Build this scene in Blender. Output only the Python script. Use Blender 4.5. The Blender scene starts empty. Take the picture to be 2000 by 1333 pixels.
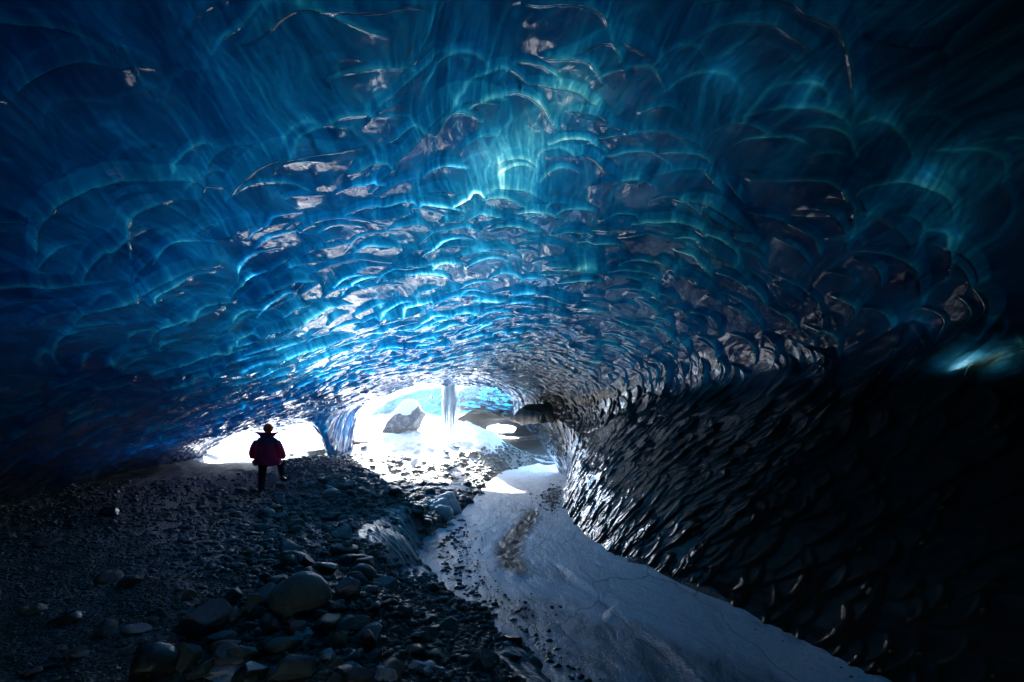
import bpy, math, random
import numpy as np
from mathutils import Vector, Matrix

random.seed(7); rng = np.random.default_rng(11)
R = math.radians
scene = bpy.context.scene
col = scene.collection
F = 889.0; CX = 1000.0; CY = 850.0          # lens numbers used to turn photo measurements into metres

# ------------------------------------------------------------------ helpers
def tag(o, label=None, cat=None, group=None, kind=None):
    if label: o['label'] = label
    if cat: o['category'] = cat
    if group: o['group'] = group
    if kind: o['kind'] = kind
    return o

def np_mesh(name, verts, faces, smooth=True, attrs=None, uv=None):
    """faces: (n,3) or (n,4) int array"""
    verts = np.asarray(verts, np.float32); faces = np.asarray(faces, np.int32)
    me = bpy.data.meshes.new(name)
    n, k = faces.shape
    me.vertices.add(len(verts)); me.vertices.foreach_set('co', verts.ravel())
    me.loops.add(n*k); me.loops.foreach_set('vertex_index', faces.ravel())
    me.polygons.add(n)
    me.polygons.foreach_set('loop_start', np.arange(0, n*k, k, dtype=np.int32))
    me.polygons.foreach_set('use_smooth', np.full(n, smooth, dtype=bool))
    me.update(calc_edges=True)
    for a, v in (attrs or {}).items():
        at_ = me.attributes.new(a, 'FLOAT', 'POINT'); at_.data.foreach_set('value', np.asarray(v, np.float32).ravel())
    if uv is not None:
        l = me.uv_layers.new(name='flow'); l.data.foreach_set('uv', np.asarray(uv, np.float32)[faces.ravel()].ravel())
    return me

def link(name, me, mat=None, parent=None, loc=None, rot=None, scale=None):
    o = bpy.data.objects.new(name, me); col.objects.link(o)
    if mat and me and not me.materials: me.materials.append(mat)
    if parent: o.parent = parent
    if loc is not None: o.location = loc
    if rot is not None: o.rotation_euler = rot
    if scale is not None: o.scale = scale if hasattr(scale, '__len__') else (scale,)*3
    return o

def grid_faces(nr, nc):
    i = np.arange(nr-1)[:, None]*nc + np.arange(nc-1)[None, :]
    return np.stack([i, i+1, i+nc+1, i+nc], -1).reshape(-1, 4)

def h2(ix, iy, seed):
    n = (ix.astype(np.int64)*374761393 + iy.astype(np.int64)*668265263 + seed*1274126177) & 0x7fffffff
    n = ((n ^ (n >> 13))*1274126177) & 0x7fffffff
    n = ((n ^ (n >> 15))*2246822519) & 0x7fffffff
    return ((n ^ (n >> 16)) & 0xffffff)/float(0xffffff)

def vnoise(x, y, seed=0):
    xi = np.floor(x); yi = np.floor(y); fx = x-xi; fy = y-yi
    fx = fx*fx*fx*(fx*(fx*6-15)+10); fy = fy*fy*fy*(fy*(fy*6-15)+10)
    a = h2(xi, yi, seed); b = h2(xi+1, yi, seed); c = h2(xi, yi+1, seed); d = h2(xi+1, yi+1, seed)
    return ((a*(1-fx)+b*fx)*(1-fy)+(c*(1-fx)+d*fx)*fy)*2-1

def fbm(x, y, seed=0, oct=4, gain=.5):
    s = 0; a = 1; t = 0
    for k in range(oct):
        s = s + a*vnoise(x*2**k+k*17.3, y*2**k-k*9.1, seed+k); t += a; a *= gain
    return s/t

def sstep(a, b, x):
    t = np.clip((x-a)/(b-a), 0, 1); return t*t*(3-2*t)

def cr(P, t):
    """Catmull-Rom through rows of P (n, ...) at parameters t"""
    n = len(P); t = np.clip(t, 0, n-1-1e-6); i = np.floor(t).astype(int); f = (t-i)
    f = f.reshape(f.shape+(1,)*(P.ndim-1))
    p1 = P[i]; p2 = P[np.minimum(i+1, n-1)]
    p0 = np.where((i > 0).reshape(f.shape), P[np.maximum(i-1, 0)], 2*p1-p2)
    p3 = np.where((i+2 < n).reshape(f.shape), P[np.minimum(i+2, n-1)], 2*p2-p1)
    return .5*((2*p1)+(-p0+p2)*f+(2*p0-5*p1+4*p2-p3)*f*f+(-p0+3*p1-3*p2+p3)*f**3)

def px(x, y, Y):                             # photo measurement + distance -> metres
    return ((x-CX)/F*Y, Y, -(y-CY)/F*Y)

# ------------------------------------------------------------------ materials
def new_mat(name):
    m = bpy.data.materials.new(name); m.use_nodes = True
    nt = m.node_tree; nt.nodes.clear()
    return m, nt
class N:
    """tiny node helper"""
    def __init__(s, nt): s.nt = nt
    def __call__(s, typ, ins=None, **props):
        n = s.nt.nodes.new(typ)
        for k, v in props.items(): setattr(n, k, v)
        for k, v in (ins or {}).items():
            sock = n.inputs[k]
            if isinstance(v, bpy.types.NodeSocket): s.nt.links.new(v, sock)
            else: sock.default_value = v
        return n
    def math(s, op, a, b=None, c=None, clamp=False):
        n = s.nt.nodes.new('ShaderNodeMath'); n.operation = op; n.use_clamp = clamp
        for i, v in enumerate((a, b, c)):
            if v is None: continue
            if isinstance(v, bpy.types.NodeSocket): s.nt.links.new(v, n.inputs[i])
            else: n.inputs[i].default_value = v
        return n.outputs[0]
    def mix(s, f, a, b, kind='RGBA', blend='MIX'):
        n = s.nt.nodes.new('ShaderNodeMix'); n.data_type = kind
        if kind == 'RGBA': n.blend_type = blend; A, B, O = n.inputs[6], n.inputs[7], n.outputs[2]
        else: A, B, O = n.inputs[2], n.inputs[3], n.outputs[0]
        for sock, v in ((n.inputs[0], f), (A, a), (B, b)):
            if isinstance(v, bpy.types.NodeSocket): s.nt.links.new(v, sock)
            else: sock.default_value = v
        return O
    def ramp(s, f, stops):
        n = s.nt.nodes.new('ShaderNodeValToRGB'); s.nt.links.new(f, n.inputs[0])
        e = n.color_ramp.elements
        e[0].position, e[0].color = stops[0][0], stops[0][1]
        e[1].position, e[1].color = stops[-1][0], stops[-1][1]
        for p, c in stops[1:-1]:
            q = e.new(p); q.color = c
        return n.outputs[0]
def g(v, a=1): return (v, v, v, a)

def ice_material(name, absorb=(1.5, .62, .36), coat=2.5, rough=.08, white=(.75, .9, 1.0)):
    m, nt = new_mat(name); n = N(nt)
    uv = n('ShaderNodeUVMap', uv_map='flow').outputs[0]
    th = n('ShaderNodeAttribute', attribute_name='ice_glow_depth').outputs['Fac']
    dirt_dim = n('ShaderNodeAttribute', attribute_name='ice_dirt_shade').outputs['Fac']
    # flow streaks and milky bubble veils inside the ice
    w = n('ShaderNodeTexNoise', {'Vector': uv, 'Scale': .55, 'Detail': 2.0}).outputs['Color']
    wv = n('ShaderNodeVectorMath', {0: w, 1: (1.1, .6, 0)}, operation='MULTIPLY').outputs[0]
    wuv = n('ShaderNodeVectorMath', {0: uv, 1: wv}, operation='ADD').outputs[0]
    mp = n('ShaderNodeMapping', {'Vector': wuv, 'Rotation': (0, 0, R(-14)), 'Scale': (2.6, .42, 1)}).outputs[0]
    st = n('ShaderNodeTexNoise', {'Vector': mp, 'Scale': 1.6, 'Detail': 6.0, 'Roughness': .62, 'Distortion': .6}).outputs[0]
    mp2 = n('ShaderNodeMapping', {'Vector': wuv, 'Rotation': (0, 0, R(-20)), 'Scale': (14, 1.6, 1)}).outputs[0]
    st2 = n('ShaderNodeTexNoise', {'Vector': mp2, 'Scale': 1.5, 'Detail': 5.0, 'Roughness': .65, 'Distortion': .5}).outputs[0]
    fine = n('ShaderNodeTexNoise', {'Vector': uv, 'Scale': 22.0, 'Detail': 5.0, 'Roughness': .7}).outputs[0]
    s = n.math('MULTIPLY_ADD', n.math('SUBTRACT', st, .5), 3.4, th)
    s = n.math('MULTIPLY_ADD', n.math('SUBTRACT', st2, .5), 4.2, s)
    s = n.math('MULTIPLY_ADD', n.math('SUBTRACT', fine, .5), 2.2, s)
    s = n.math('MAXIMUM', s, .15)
    d = n.math('MULTIPLY_ADD', n.math('SUBTRACT', st, .45), 1.2, dirt_dim); d = n.math('MAXIMUM', d, 0.0)
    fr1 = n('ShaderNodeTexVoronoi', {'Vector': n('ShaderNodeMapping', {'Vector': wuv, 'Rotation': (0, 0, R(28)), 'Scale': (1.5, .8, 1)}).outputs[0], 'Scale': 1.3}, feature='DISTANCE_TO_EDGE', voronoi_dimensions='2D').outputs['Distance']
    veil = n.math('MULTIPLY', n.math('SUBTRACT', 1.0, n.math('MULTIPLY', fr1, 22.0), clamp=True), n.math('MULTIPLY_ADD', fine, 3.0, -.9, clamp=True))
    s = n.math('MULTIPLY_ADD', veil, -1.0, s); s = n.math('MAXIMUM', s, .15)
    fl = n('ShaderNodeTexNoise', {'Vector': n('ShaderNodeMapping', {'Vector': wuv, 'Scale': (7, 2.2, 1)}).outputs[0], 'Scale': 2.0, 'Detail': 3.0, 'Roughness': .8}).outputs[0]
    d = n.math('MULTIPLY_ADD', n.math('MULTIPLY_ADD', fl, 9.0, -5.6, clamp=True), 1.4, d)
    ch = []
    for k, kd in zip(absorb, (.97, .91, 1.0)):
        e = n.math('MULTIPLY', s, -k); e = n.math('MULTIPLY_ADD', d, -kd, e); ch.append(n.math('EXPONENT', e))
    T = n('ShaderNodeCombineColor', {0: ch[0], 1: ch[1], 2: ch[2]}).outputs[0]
    # surface ripple
    b1 = n('ShaderNodeTexNoise', {'Vector': mp, 'Scale': 3.0, 'Detail': 4.0, 'Roughness': .55}).outputs[0]
    vor = n('ShaderNodeTexVoronoi', {'Vector': n('ShaderNodeMapping', {'Vector': wuv, 'Scale': (5.5, 4, 1)}).outputs[0], 'Scale': 1.0, 'Smoothness': .25}, feature='SMOOTH_F1', voronoi_dimensions='2D').outputs['Distance']
    hsum = n.math('MULTIPLY_ADD', vor, .5, n.math('MULTIPLY', b1, .6))
    bump = n('ShaderNodeBump', {'Height': hsum, 'Strength': .35, 'Distance': .05}).outputs[0]
    tr = n('ShaderNodeBsdfTranslucent', {'Color': T, 'Normal': bump})
    # dark sediment, and the shade painted with it, scatters a little light back
    body = n.mix(n.math('MULTIPLY', dirt_dim, .25, clamp=True), (.02, .05, .08, 1), (.022, .019, .018, 1))
    df = n('ShaderNodeBsdfDiffuse', {'Color': body, 'Normal': bump})
    add = n('ShaderNodeAddShader', {0: tr.outputs[0], 1: df.outputs[0]})
    gl = n('ShaderNodeBsdfGlossy', {'Color': (1, 1, 1, 1), 'Roughness': rough, 'Normal': bump}, distribution='GGX')
    fr = n('ShaderNodeFresnel', {'IOR': 1.34, 'Normal': bump}).outputs[0]
    fr = n.math('MULTIPLY', fr, n('ShaderNodeAttribute', attribute_name='ice_gloss').outputs['Fac'], clamp=True); fr = n.math('MULTIPLY', fr, coat, clamp=True)
    mx = n('ShaderNodeMixShader', {0: fr, 1: add.outputs[0], 2: gl.outputs[0]})
    n('ShaderNodeOutputMaterial', {'Surface': mx.outputs[0]})
    return m

def rock_material(name, base, spread=.35, rough=.55, obj_var=True):
    m, nt = new_mat(name); n = N(nt)
    co = n('ShaderNodeTexCoord').outputs['Object']
    rnd = n('ShaderNodeObjectInfo').outputs['Random']
    off = n('ShaderNodeVectorMath', {0: co, 1: n('ShaderNodeCombineXYZ', {0: n.math('MULTIPLY', rnd, 37.0), 1: n.math('MULTIPLY', rnd, 11.0), 2: 0.0}).outputs[0]}, operation='ADD').outputs[0]
    a = n('ShaderNodeTexNoise', {'Vector': off, 'Scale': 3.2, 'Detail': 8.0, 'Roughness': .65}).outputs[0]
    b = n('ShaderNodeTexNoise', {'Vector': off, 'Scale': 40.0, 'Detail': 3.0, 'Roughness': .7}).outputs[0]
    dk = tuple(c*(1-spread) for c in base)+(1,); lt = tuple(min(1, c*(1+spread)) for c in base)+(1,)
    c = n.mix(n.math('MULTIPLY_ADD', a, 2.2, -.6, clamp=True), dk, lt)
    if obj_var:
        tint = n.ramp(rnd, [(0, (.75, .85, .9, 1)), (.35, (1, 1, 1, 1)), (.6, (.8, 1.0, .92, 1)), (.8, (1.25, .95, .85, 1)), (1, (.6, .65, .7, 1))])
        c = n.mix(1.0, c, tint, blend='MULTIPLY')
    speck = n.math('GREATER_THAN', b, .70)
    c = n.mix(n.math('MULTIPLY', speck, .5), c, (.5, .5, .5, 1))
    h = n.math('MULTIPLY_ADD', b, .25, a)
    bump = n('ShaderNodeBump', {'Height': h, 'Strength': .5, 'Distance': .03}).outputs[0]
    p = n('ShaderNodeBsdfPrincipled', {'Base Color': c, 'Roughness': rough, 'Normal': bump})
    n('ShaderNodeOutputMaterial', {'Surface': p.outputs[0]})
    return m

def snow_material(name, dirt_dim=0.0, tint=(.70, .72, .74)):
    m, nt = new_mat(name); n = N(nt)
    co = n('ShaderNodeNewGeometry').outputs['Position']
    a = n('ShaderNodeTexNoise', {'Vector': co, 'Scale': 2.5, 'Detail': 6.0, 'Roughness': .6}).outputs[0]
    b = n('ShaderNodeTexNoise', {'Vector': co, 'Scale': 18.0, 'Detail': 4.0, 'Roughness': .6}).outputs[0]
    c = n.mix(n.math('MULTIPLY_ADD', a, 3.0, -1.3+dirt_dim, clamp=True), tint+(1,), (.42, .47, .52, 1)) if dirt_dim else n.mix(.0, tint+(1,), tint+(1,))
    bump = n('ShaderNodeBump', {'Height': n.math('MULTIPLY_ADD', b, .3, a), 'Strength': .6, 'Distance': .12}).outputs[0]
    p = n('ShaderNodeBsdfPrincipled', {'Base Color': c, 'Roughness': .6, 'Normal': bump})
    n('ShaderNodeOutputMaterial', {'Surface': p.outputs[0]})
    return m

# ------------------------------------------------------------------ ground height
RIV = np.array([  # Y, left edge, right edge
    (-6, 3.2, 6.4), (0, 2.2, 5.0), (2, 1.3, 3.9), (3.96, .49, 3.12), (4.7, .2, 2.96), (5.3, -.12, 2.38), (5.8, -.65, 2.0), (6.3, -.95, 1.76),
    (7.9, -1.33, 1.35), (9.0, -1.1, 1.2), (10.2, -.85, 1.15), (13.5, -.6, 1.5), (17.5, -.05, 2.2), (19.3, .7, 2.3), (21, 1.6, 1.7)])
def river_z(Y): return -2.35+.05*np.clip(Y, -8, 22)
def river_lr(Y):
    Y = np.asarray(Y, float); t = 0
    for s_, w_ in ((-.8, .15), (-.4, .22), (0, .26), (.4, .22), (.8, .15)):
        k_ = s_*np.clip(Y/9, .4, 1); t = t+w_*np.stack([np.interp(Y+k_, RIV[:, 0], RIV[:, 1]), np.interp(Y+k_, RIV[:, 0], RIV[:, 2])])
    return t[0], t[1]

ctrl = [px(*q) for q in [
    # foreground rubble and path
    (100, 1333, 2.9), (350, 1333, 2.8), (560, 1333, 2.75), (760, 1333, 2.9), (930, 1333, 3.2), (1060, 1320, 3.8),
    (150, 1180, 4.1), (400, 1180, 4.0), (600, 1160, 4.1), (760, 1170, 4.3), (880, 1230, 4.55), (960, 1230, 4.9),
    (100, 1060, 6.4), (300, 1060, 6.4), (500, 1060, 6.5), (660, 1060, 6.2), (740, 1080, 6.0), (800, 1150, 6.0),
    (300, 980, 10), (510, 968, 11.4), (548, 946, 11.9), (600, 985, 9.6), (700, 1000, 8.6), (770, 1040, 7.4),
    (830, 1045, 7.8), (750, 955, 10.6), (690, 905, 13.6), (640, 893, 15), (560, 900, 15.6), (450, 906, 16.5), (600, 896, 17.2), (350, 912, 15),
    (560, 900, 18.5), (480, 895, 19.5),
    # hollow filled with cobbles
    (790, 1000, 11.0), (850, 1045, 9.6), (900, 1030, 10.4), (830, 950, 14.6), (760, 915, 16), (920, 985, 12.6), (940, 950, 14.6),
    (870, 915, 16.6), (800, 893, 18), (720, 890, 17.2), (690, 885, 18),
    # mound
    (740, 850, 20), (820, 845, 21), (880, 838, 21.8), (930, 850, 20.6), (950, 880, 19), (980, 905, 18.2), (1050, 905, 19.5),
    (690, 850, 20.5), (650, 835, 22), (600, 828, 24), (500, 828, 24), (430, 840, 23), (940, 846, 23),
    # dark ground in the far hollow
    (1000, 893, 24), (1080, 893, 24), (960, 878, 28), (1060, 875, 28), (960, 862, 34), (1060, 858, 34), (960, 851, 40), (1060, 851, 40),
]]
ctrl += [(-9, 3, -1.5), (-11, 9, -1.5), (-9, -3, -1.6), (0, -4, -1.7), (-4, 0, -1.5), (0, 1.5, -1.6), (-12, 14, -1.3), (-16, 16, -.8), (-14, 20, .2), (-16, 28, 2.4), (-8, 28, 1.2), (-12, 24, 1.2),
         (-3, 26, .45), (-4, 30, .9), (5, 10, -1.2), (6, 4, -1.2), (6, 18, -1), (7, 26, -1), (7, 36, 0), (-4, 40, 1)]
ctrl += [(-2.15, 11.5, -1.85), (-2.9, 12.6, -1.8), (-1.4, 9.3, -1.95), (-3.8, 14.4, -1.65), (-1.7, 10.4, -1.95), (-1.75, 8.3, -1.5), (-2.2, 9.2, -1.22), (-2.85, 10.2, -1.1), (-3.7, 11.8, -.95), (-2.0, 6.8, -1.4)]
C3 = np.array(ctrl)
def tps_fit(P, V, lam=.004):
    n = len(P); d = np.linalg.norm(P[:, None]-P[None], axis=-1)
    K = np.where(d > 0, d*d*np.log(d+1e-9), 0)+lam*np.eye(n)
    A = np.zeros((n+3, n+3)); A[:n, :n] = K; A[:n, n] = 1; A[:n, n+1:] = P; A[n, :n] = 1; A[n+1:, :n] = P.T
    return np.linalg.solve(A, np.concatenate([V, np.zeros(3)]))
TW = tps_fit(C3[:, :2], C3[:, 2])
def tps(x, y):
    sh = x.shape; x = x.ravel(); y = y.ravel(); out = np.full(len(x), TW[-3])+TW[-2]*x+TW[-1]*y
    for (a, b), w in zip(C3[:, :2], TW[:-3]):
        r2 = (x-a)**2+(y-b)**2+1e-12; out += w*.5*r2*np.log(r2)
    return out.reshape(sh)
def ground_z(x, y, detail=True):
    x = np.asarray(x, float); y = np.asarray(y, float)
    xc = np.clip(x, -17, 8); yc = np.clip(y, -6, 41)
    z = tps(xc, yc)
    far = np.maximum(np.maximum(-16-x, x-9), np.maximum(y-40, 0))
    z = np.clip(z, -3, 2.6)
    z = z+sstep(0, 30, far)*2.0
    if detail:
        z = z+.05*fbm(x*1.1, y*1.1, 3, 4)+.025*fbm(x*5, y*5, 9, 3)
    l, r = river_lr(y)
    wob = .10*vnoise(y*2.3, y*0+3.1, 5)+.05*vnoise(y*7, y*0+1.1, 6)
    zr = river_z(y)-.16
    dl = (l+wob)-x; dr = x-(r+wob)
    d = np.maximum(dl, dr)                    # >0 outside the channel
    bank = sstep(-.02, np.where(y < 7, .40, .8), d); z = np.where((d > 0), np.maximum(z, river_z(y)+.10+.10*np.clip(d, 0, 1)), z)
    inch = (y > -8) & (y < 20.8)
    zin = np.where(d < 0, zr, zr+(np.maximum(z, zr)-zr)*bank)
    # frozen bank with a steep face next to the river
    return np.where(inch, zin, z)

def gz(x, y): return float(ground_z(np.array([x]), np.array([y]))[0])
def on_ground(pxx, pyy, lo=2.3, hi=30):
    """where the line of sight of a photo point meets the ground"""
    Y = np.exp(np.linspace(math.log(lo), math.log(hi), 900)); X = (pxx-CX)/F*Y; Z = -(pyy-CY)/F*Y
    G = ground_z(X, Y); k = np.argmax(G >= Z)
    if not (G >= Z).any(): k = len(Y)-1
    return float(X[k]), float(Y[k]), float(G[k])

def graded(a, b, lo, hi, n_in, n_out):
    """coordinates dense in [a,b], coarse out to lo/hi"""
    l = a-(a-lo)*np.linspace(1, 0, n_out, endpoint=False)**2.5
    r = b+(hi-b)*np.linspace(0, 1, n_out+1)[1:]**2.5
    return np.concatenate([l, np.linspace(a, b, n_in), r])

# ground sheet: rows spaced by distance so the near ground is finest
Yr = np.concatenate([-300+294*np.linspace(0, 1, 14, endpoint=False)**.4, np.linspace(-6, 1.5, 60, endpoint=False), np.exp(np.linspace(math.log(1.5), math.log(42), 620)), 42+260*np.linspace(0, 1, 16)[1:]**2.5])
Xr = graded(-14, 6, -300, 300, 640, 14)
GX, GY = np.meshgrid(Xr, Yr)
GZ = ground_z(GX, GY)
gl_, gr_ = river_lr(GY)
near_river = np.exp(-np.maximum(0, gl_-GX)/.5)
tunnel_dark = ((GY > 25) & (GX > -3.6) & (GX < 5)).astype(float)
me = np_mesh('ground', np.stack([GX, GY, GZ], -1).reshape(-1, 3), grid_faces(len(Yr), len(Xr)))
def ground_material():
    m, nt = new_mat('gravel_ground'); n = N(nt)
    co = n('ShaderNodeNewGeometry').outputs['Position']
    v = n('ShaderNodeTexVoronoi', {'Vector': co, 'Scale': 26.0, 'Randomness': 1.0}, feature='F1')
    v2 = n('ShaderNodeTexVoronoi', {'Vector': co, 'Scale': 60.0}, feature='F1')
    big = n('ShaderNodeTexNoise', {'Vector': co, 'Scale': .9, 'Detail': 5.0}).outputs[0]
    cr_ = n('ShaderNodeSeparateColor', {0: v.outputs['Color']}).outputs[0]
    c = n.mix(cr_, (.05, .065, .066, 1), (.16, .19, .18, 1))
    c = n.mix(n.math('MULTIPLY_ADD', big, 2.0, -.7, clamp=True), c, (.05, .042, .034, 1))
    h = n.math('ADD', n.math('MULTIPLY', v.outputs['Distance'], -1.0), n.math('MULTIPLY', v2.outputs['Distance'], -.5))
    bump = n('ShaderNodeBump', {'Height': h, 'Strength': .9, 'Distance': .03}).outputs[0]
    p = n('ShaderNodeBsdfPrincipled', {'Base Color': c, 'Roughness': .55, 'Normal': bump})
    n('ShaderNodeOutputMaterial', {'Surface': p.outputs[0]})
    return m
M = {}
M['ground'] = ground_material()
M['rock'] = rock_material('grey_rock', (.16, .20, .20))
M['rock_wet'] = rock_material('wet_dark_rock', (.06, .07, .072), rough=.25)
M['rock_red'] = rock_material('reddish_rock', (.20, .12, .11), obj_var=False)
M['rock_green'] = rock_material('greenish_rock', (.10, .16, .14), obj_var=False)
M['rock_blue'] = rock_material('bluish_rock', (.22, .25, .29), obj_var=False)
M['snow'] = snow_material('snow')
M['dirty_snow'] = snow_material('dirty_snow', dirt_dim=.3)
M['ice'] = ice_material('glacier_ice')
tag(link('ground', me, M['ground']), 'dark gravel floor of the ice cave', kind='structure')

# ------------------------------------------------------------------ snow over the mound and outside
Ys = np.concatenate([np.linspace(9.5, 32, 400), 32+270*np.linspace(0, 1, 22)[1:]**2.2])
Xs = graded(-15, 3, -300, 300, 420, 20)
SX, SY = np.meshgrid(Xs, Ys)
SG = ground_z(SX, SY)
cov = sstep(16.6, 19.6, SY+1.2*fbm(SX*.5, SY*.5, 21, 3)+np.interp(SX, [-8, -6, -3, -1, 0], [0, .3, .1, -.6, -2.5]))
cov = cov*(1-sstep(-1.2, .2, SX)*(SY < 60))
cov = np.where((SX > -4.0) & (SY > 26.5) & (SY < 41), 0, cov)
cov = np.where((SX < -6.4) & (SY < 18.2), cov*.5, cov)
lump = .16*fbm(SX*1.3, SY*1.3, 31, 4)+.07*fbm(SX*4.5, SY*4.5, 33, 3)
patch = sstep(-.35, .15, fbm(SX*2.2, SY*2.2, 41, 4))*sstep(9.8, 13, SY)*sstep(-5.4, -3.9, SX+(14-SY)*-.45)*(1-sstep(-1.6, -.8, SX))
th = np.where(cov > .02, cov*.30+lump*cov-.04, -.1)
th = np.maximum(th, patch*.09-.03+.03*fbm(SX*6, SY*6, 43, 2)*patch)
th = np.where(SY > 42, .3, th)
me = np_mesh('snow', np.stack([SX, SY, SG+th], -1).reshape(-1, 3), grid_faces(len(Ys), len(Xs)))
tag(link('snow', me, M['snow']), 'white snow drifted in at the cave mouth', kind='structure')

# ------------------------------------------------------------------ frozen river
Yv = np.concatenate([np.linspace(-6, 2, 40, endpoint=False), np.exp(np.linspace(math.log(2), math.log(20.5), 560))])
U = np.linspace(-.16, 1.12, 320)
L_, R_ = river_lr(Yv)
VX = L_[:, None]+(R_-L_)[:, None]*U[None]; VY = np.repeat(Yv[:, None], len(U), 1)
# terraces, cracks and frozen ripples running along the flow
flow = (VX-((L_+R_)*.5)[:, None])
VZ = river_z(VY)+.03*fbm(flow*1.2, VY*.35, 51, 4)+.012*fbm(flow*6, VY*2.5, 52, 3)
crackline = .35+.25*vnoise(VY*.6, VY*0, 53)
VZ = VZ+.05*sstep(-.06, .06, flow-crackline+.4*sstep(5.6, 5.2, VY))*sstep(7.5, 6.6, VY)-.03
VZ = VZ+.05*np.abs(U[None]-.5)**2*4
brown = np.exp(-(((flow-(.05+.25*np.sin(VY*.7)))/.33)**2))*sstep(6.0, 7.0, VY)*(1-sstep(10.5, 12, VY))
VZ = VZ+.05*brown*fbm(flow*7, VY*5, 57, 3)
frost = sstep(-.5, .5, fbm(flow*.9, VY*.45, 61, 5)*1.6+.25+np.clip((VY-9)/5, -.25, 1))
uvv = np.stack([VX, VY], -1).reshape(-1, 2)
me = np_mesh('frozen_river', np.stack([VX, VY, VZ], -1).reshape(-1, 3), grid_faces(len(Yv), len(U)), attrs={'silt': brown, 'frost': frost}, uv=uvv)
def river_material():
    m, nt = new_mat('river_ice'); n = N(nt)
    co = n('ShaderNodeNewGeometry').outputs['Position']
    silt = n('ShaderNodeAttribute', attribute_name='silt').outputs['Fac']
    frost = n('ShaderNodeAttribute', attribute_name='frost').outputs['Fac']
    a = n('ShaderNodeTexNoise', {'Vector': n('ShaderNodeMapping', {'Vector': co, 'Rotation': (0, 0, R(-24)), 'Scale': (2.2, .8, 1)}).outputs[0], 'Scale': 1.6, 'Detail': 9.0, 'Roughness': .68, 'Distortion': .8}).outputs[0]
    b = n('ShaderNodeTexNoise', {'Vector': co, 'Scale': 24.0, 'Detail': 5.0, 'Roughness': .7}).outputs[0]
    gr = n('ShaderNodeTexVoronoi', {'Vector': co, 'Scale': 42.0}, feature='SMOOTH_F1').outputs['Distance']
    f = n.math('MULTIPLY_ADD', n.math('SUBTRACT', a, .5), 2.6, n.math('MULTIPLY_ADD', frost, .9, .2), clamp=True)
    c = n.mix(f, (.24, .28, .32, 1), (.88, .90, .92, 1))
    c = n.mix(n.math('MULTIPLY_ADD', b, 1.6, -.75, clamp=True), c, (.30, .32, .34, 1))
    ck = n('ShaderNodeTexVoronoi', {'Vector': n('ShaderNodeVectorMath', {0: n('ShaderNodeMapping', {'Vector': co, 'Rotation': (0, 0, R(-24)), 'Scale': (.9, .35, 0)}).outputs[0], 1: n('ShaderNodeVectorMath', {0: n('ShaderNodeTexNoise', {'Vector': co, 'Scale': 1.3, 'Detail': 4.0}).outputs['Color'], 1: (.35, .35, 0)}, operation='MULTIPLY').outputs[0]}, operation='ADD').outputs[0], 'Scale': 1.1}, feature='DISTANCE_TO_EDGE', voronoi_dimensions='2D').outputs['Distance']
    ck = n.math('MULTIPLY', n.math('LESS_THAN', ck, .009), .4)
    c = n.mix(ck, c, (.04, .06, .08, 1))
    sm = n.math('MULTIPLY_ADD', b, 2.0, n.math('MULTIPLY_ADD', silt, 2.2, -1.9), clamp=True)
    c = n.mix(sm, c, (.06, .048, .038, 1))
    bh = n.math('MULTIPLY_ADD', ck, -1.5, n.math('MULTIPLY_ADD', gr, -.5, n.math('MULTIPLY_ADD', a, 1.2, n.math('MULTIPLY', b, .5))))
    bump = n('ShaderNodeBump', {'Height': bh, 'Strength': .7, 'Distance': .04}).outputs[0]
    rg = n.math('MULTIPLY_ADD', f, .25, .22)
    p = n('ShaderNodeBsdfPrincipled', {'Base Color': c, 'Roughness': rg, 'IOR': 1.4, 'Normal': bump})
    n('ShaderNodeOutputMaterial', {'Surface': p.outputs[0]})
    return m
M['river'] = river_material()
tag(link('frozen_river', me, M['river']), 'frosted ice of the frozen stream', kind='structure')

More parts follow.
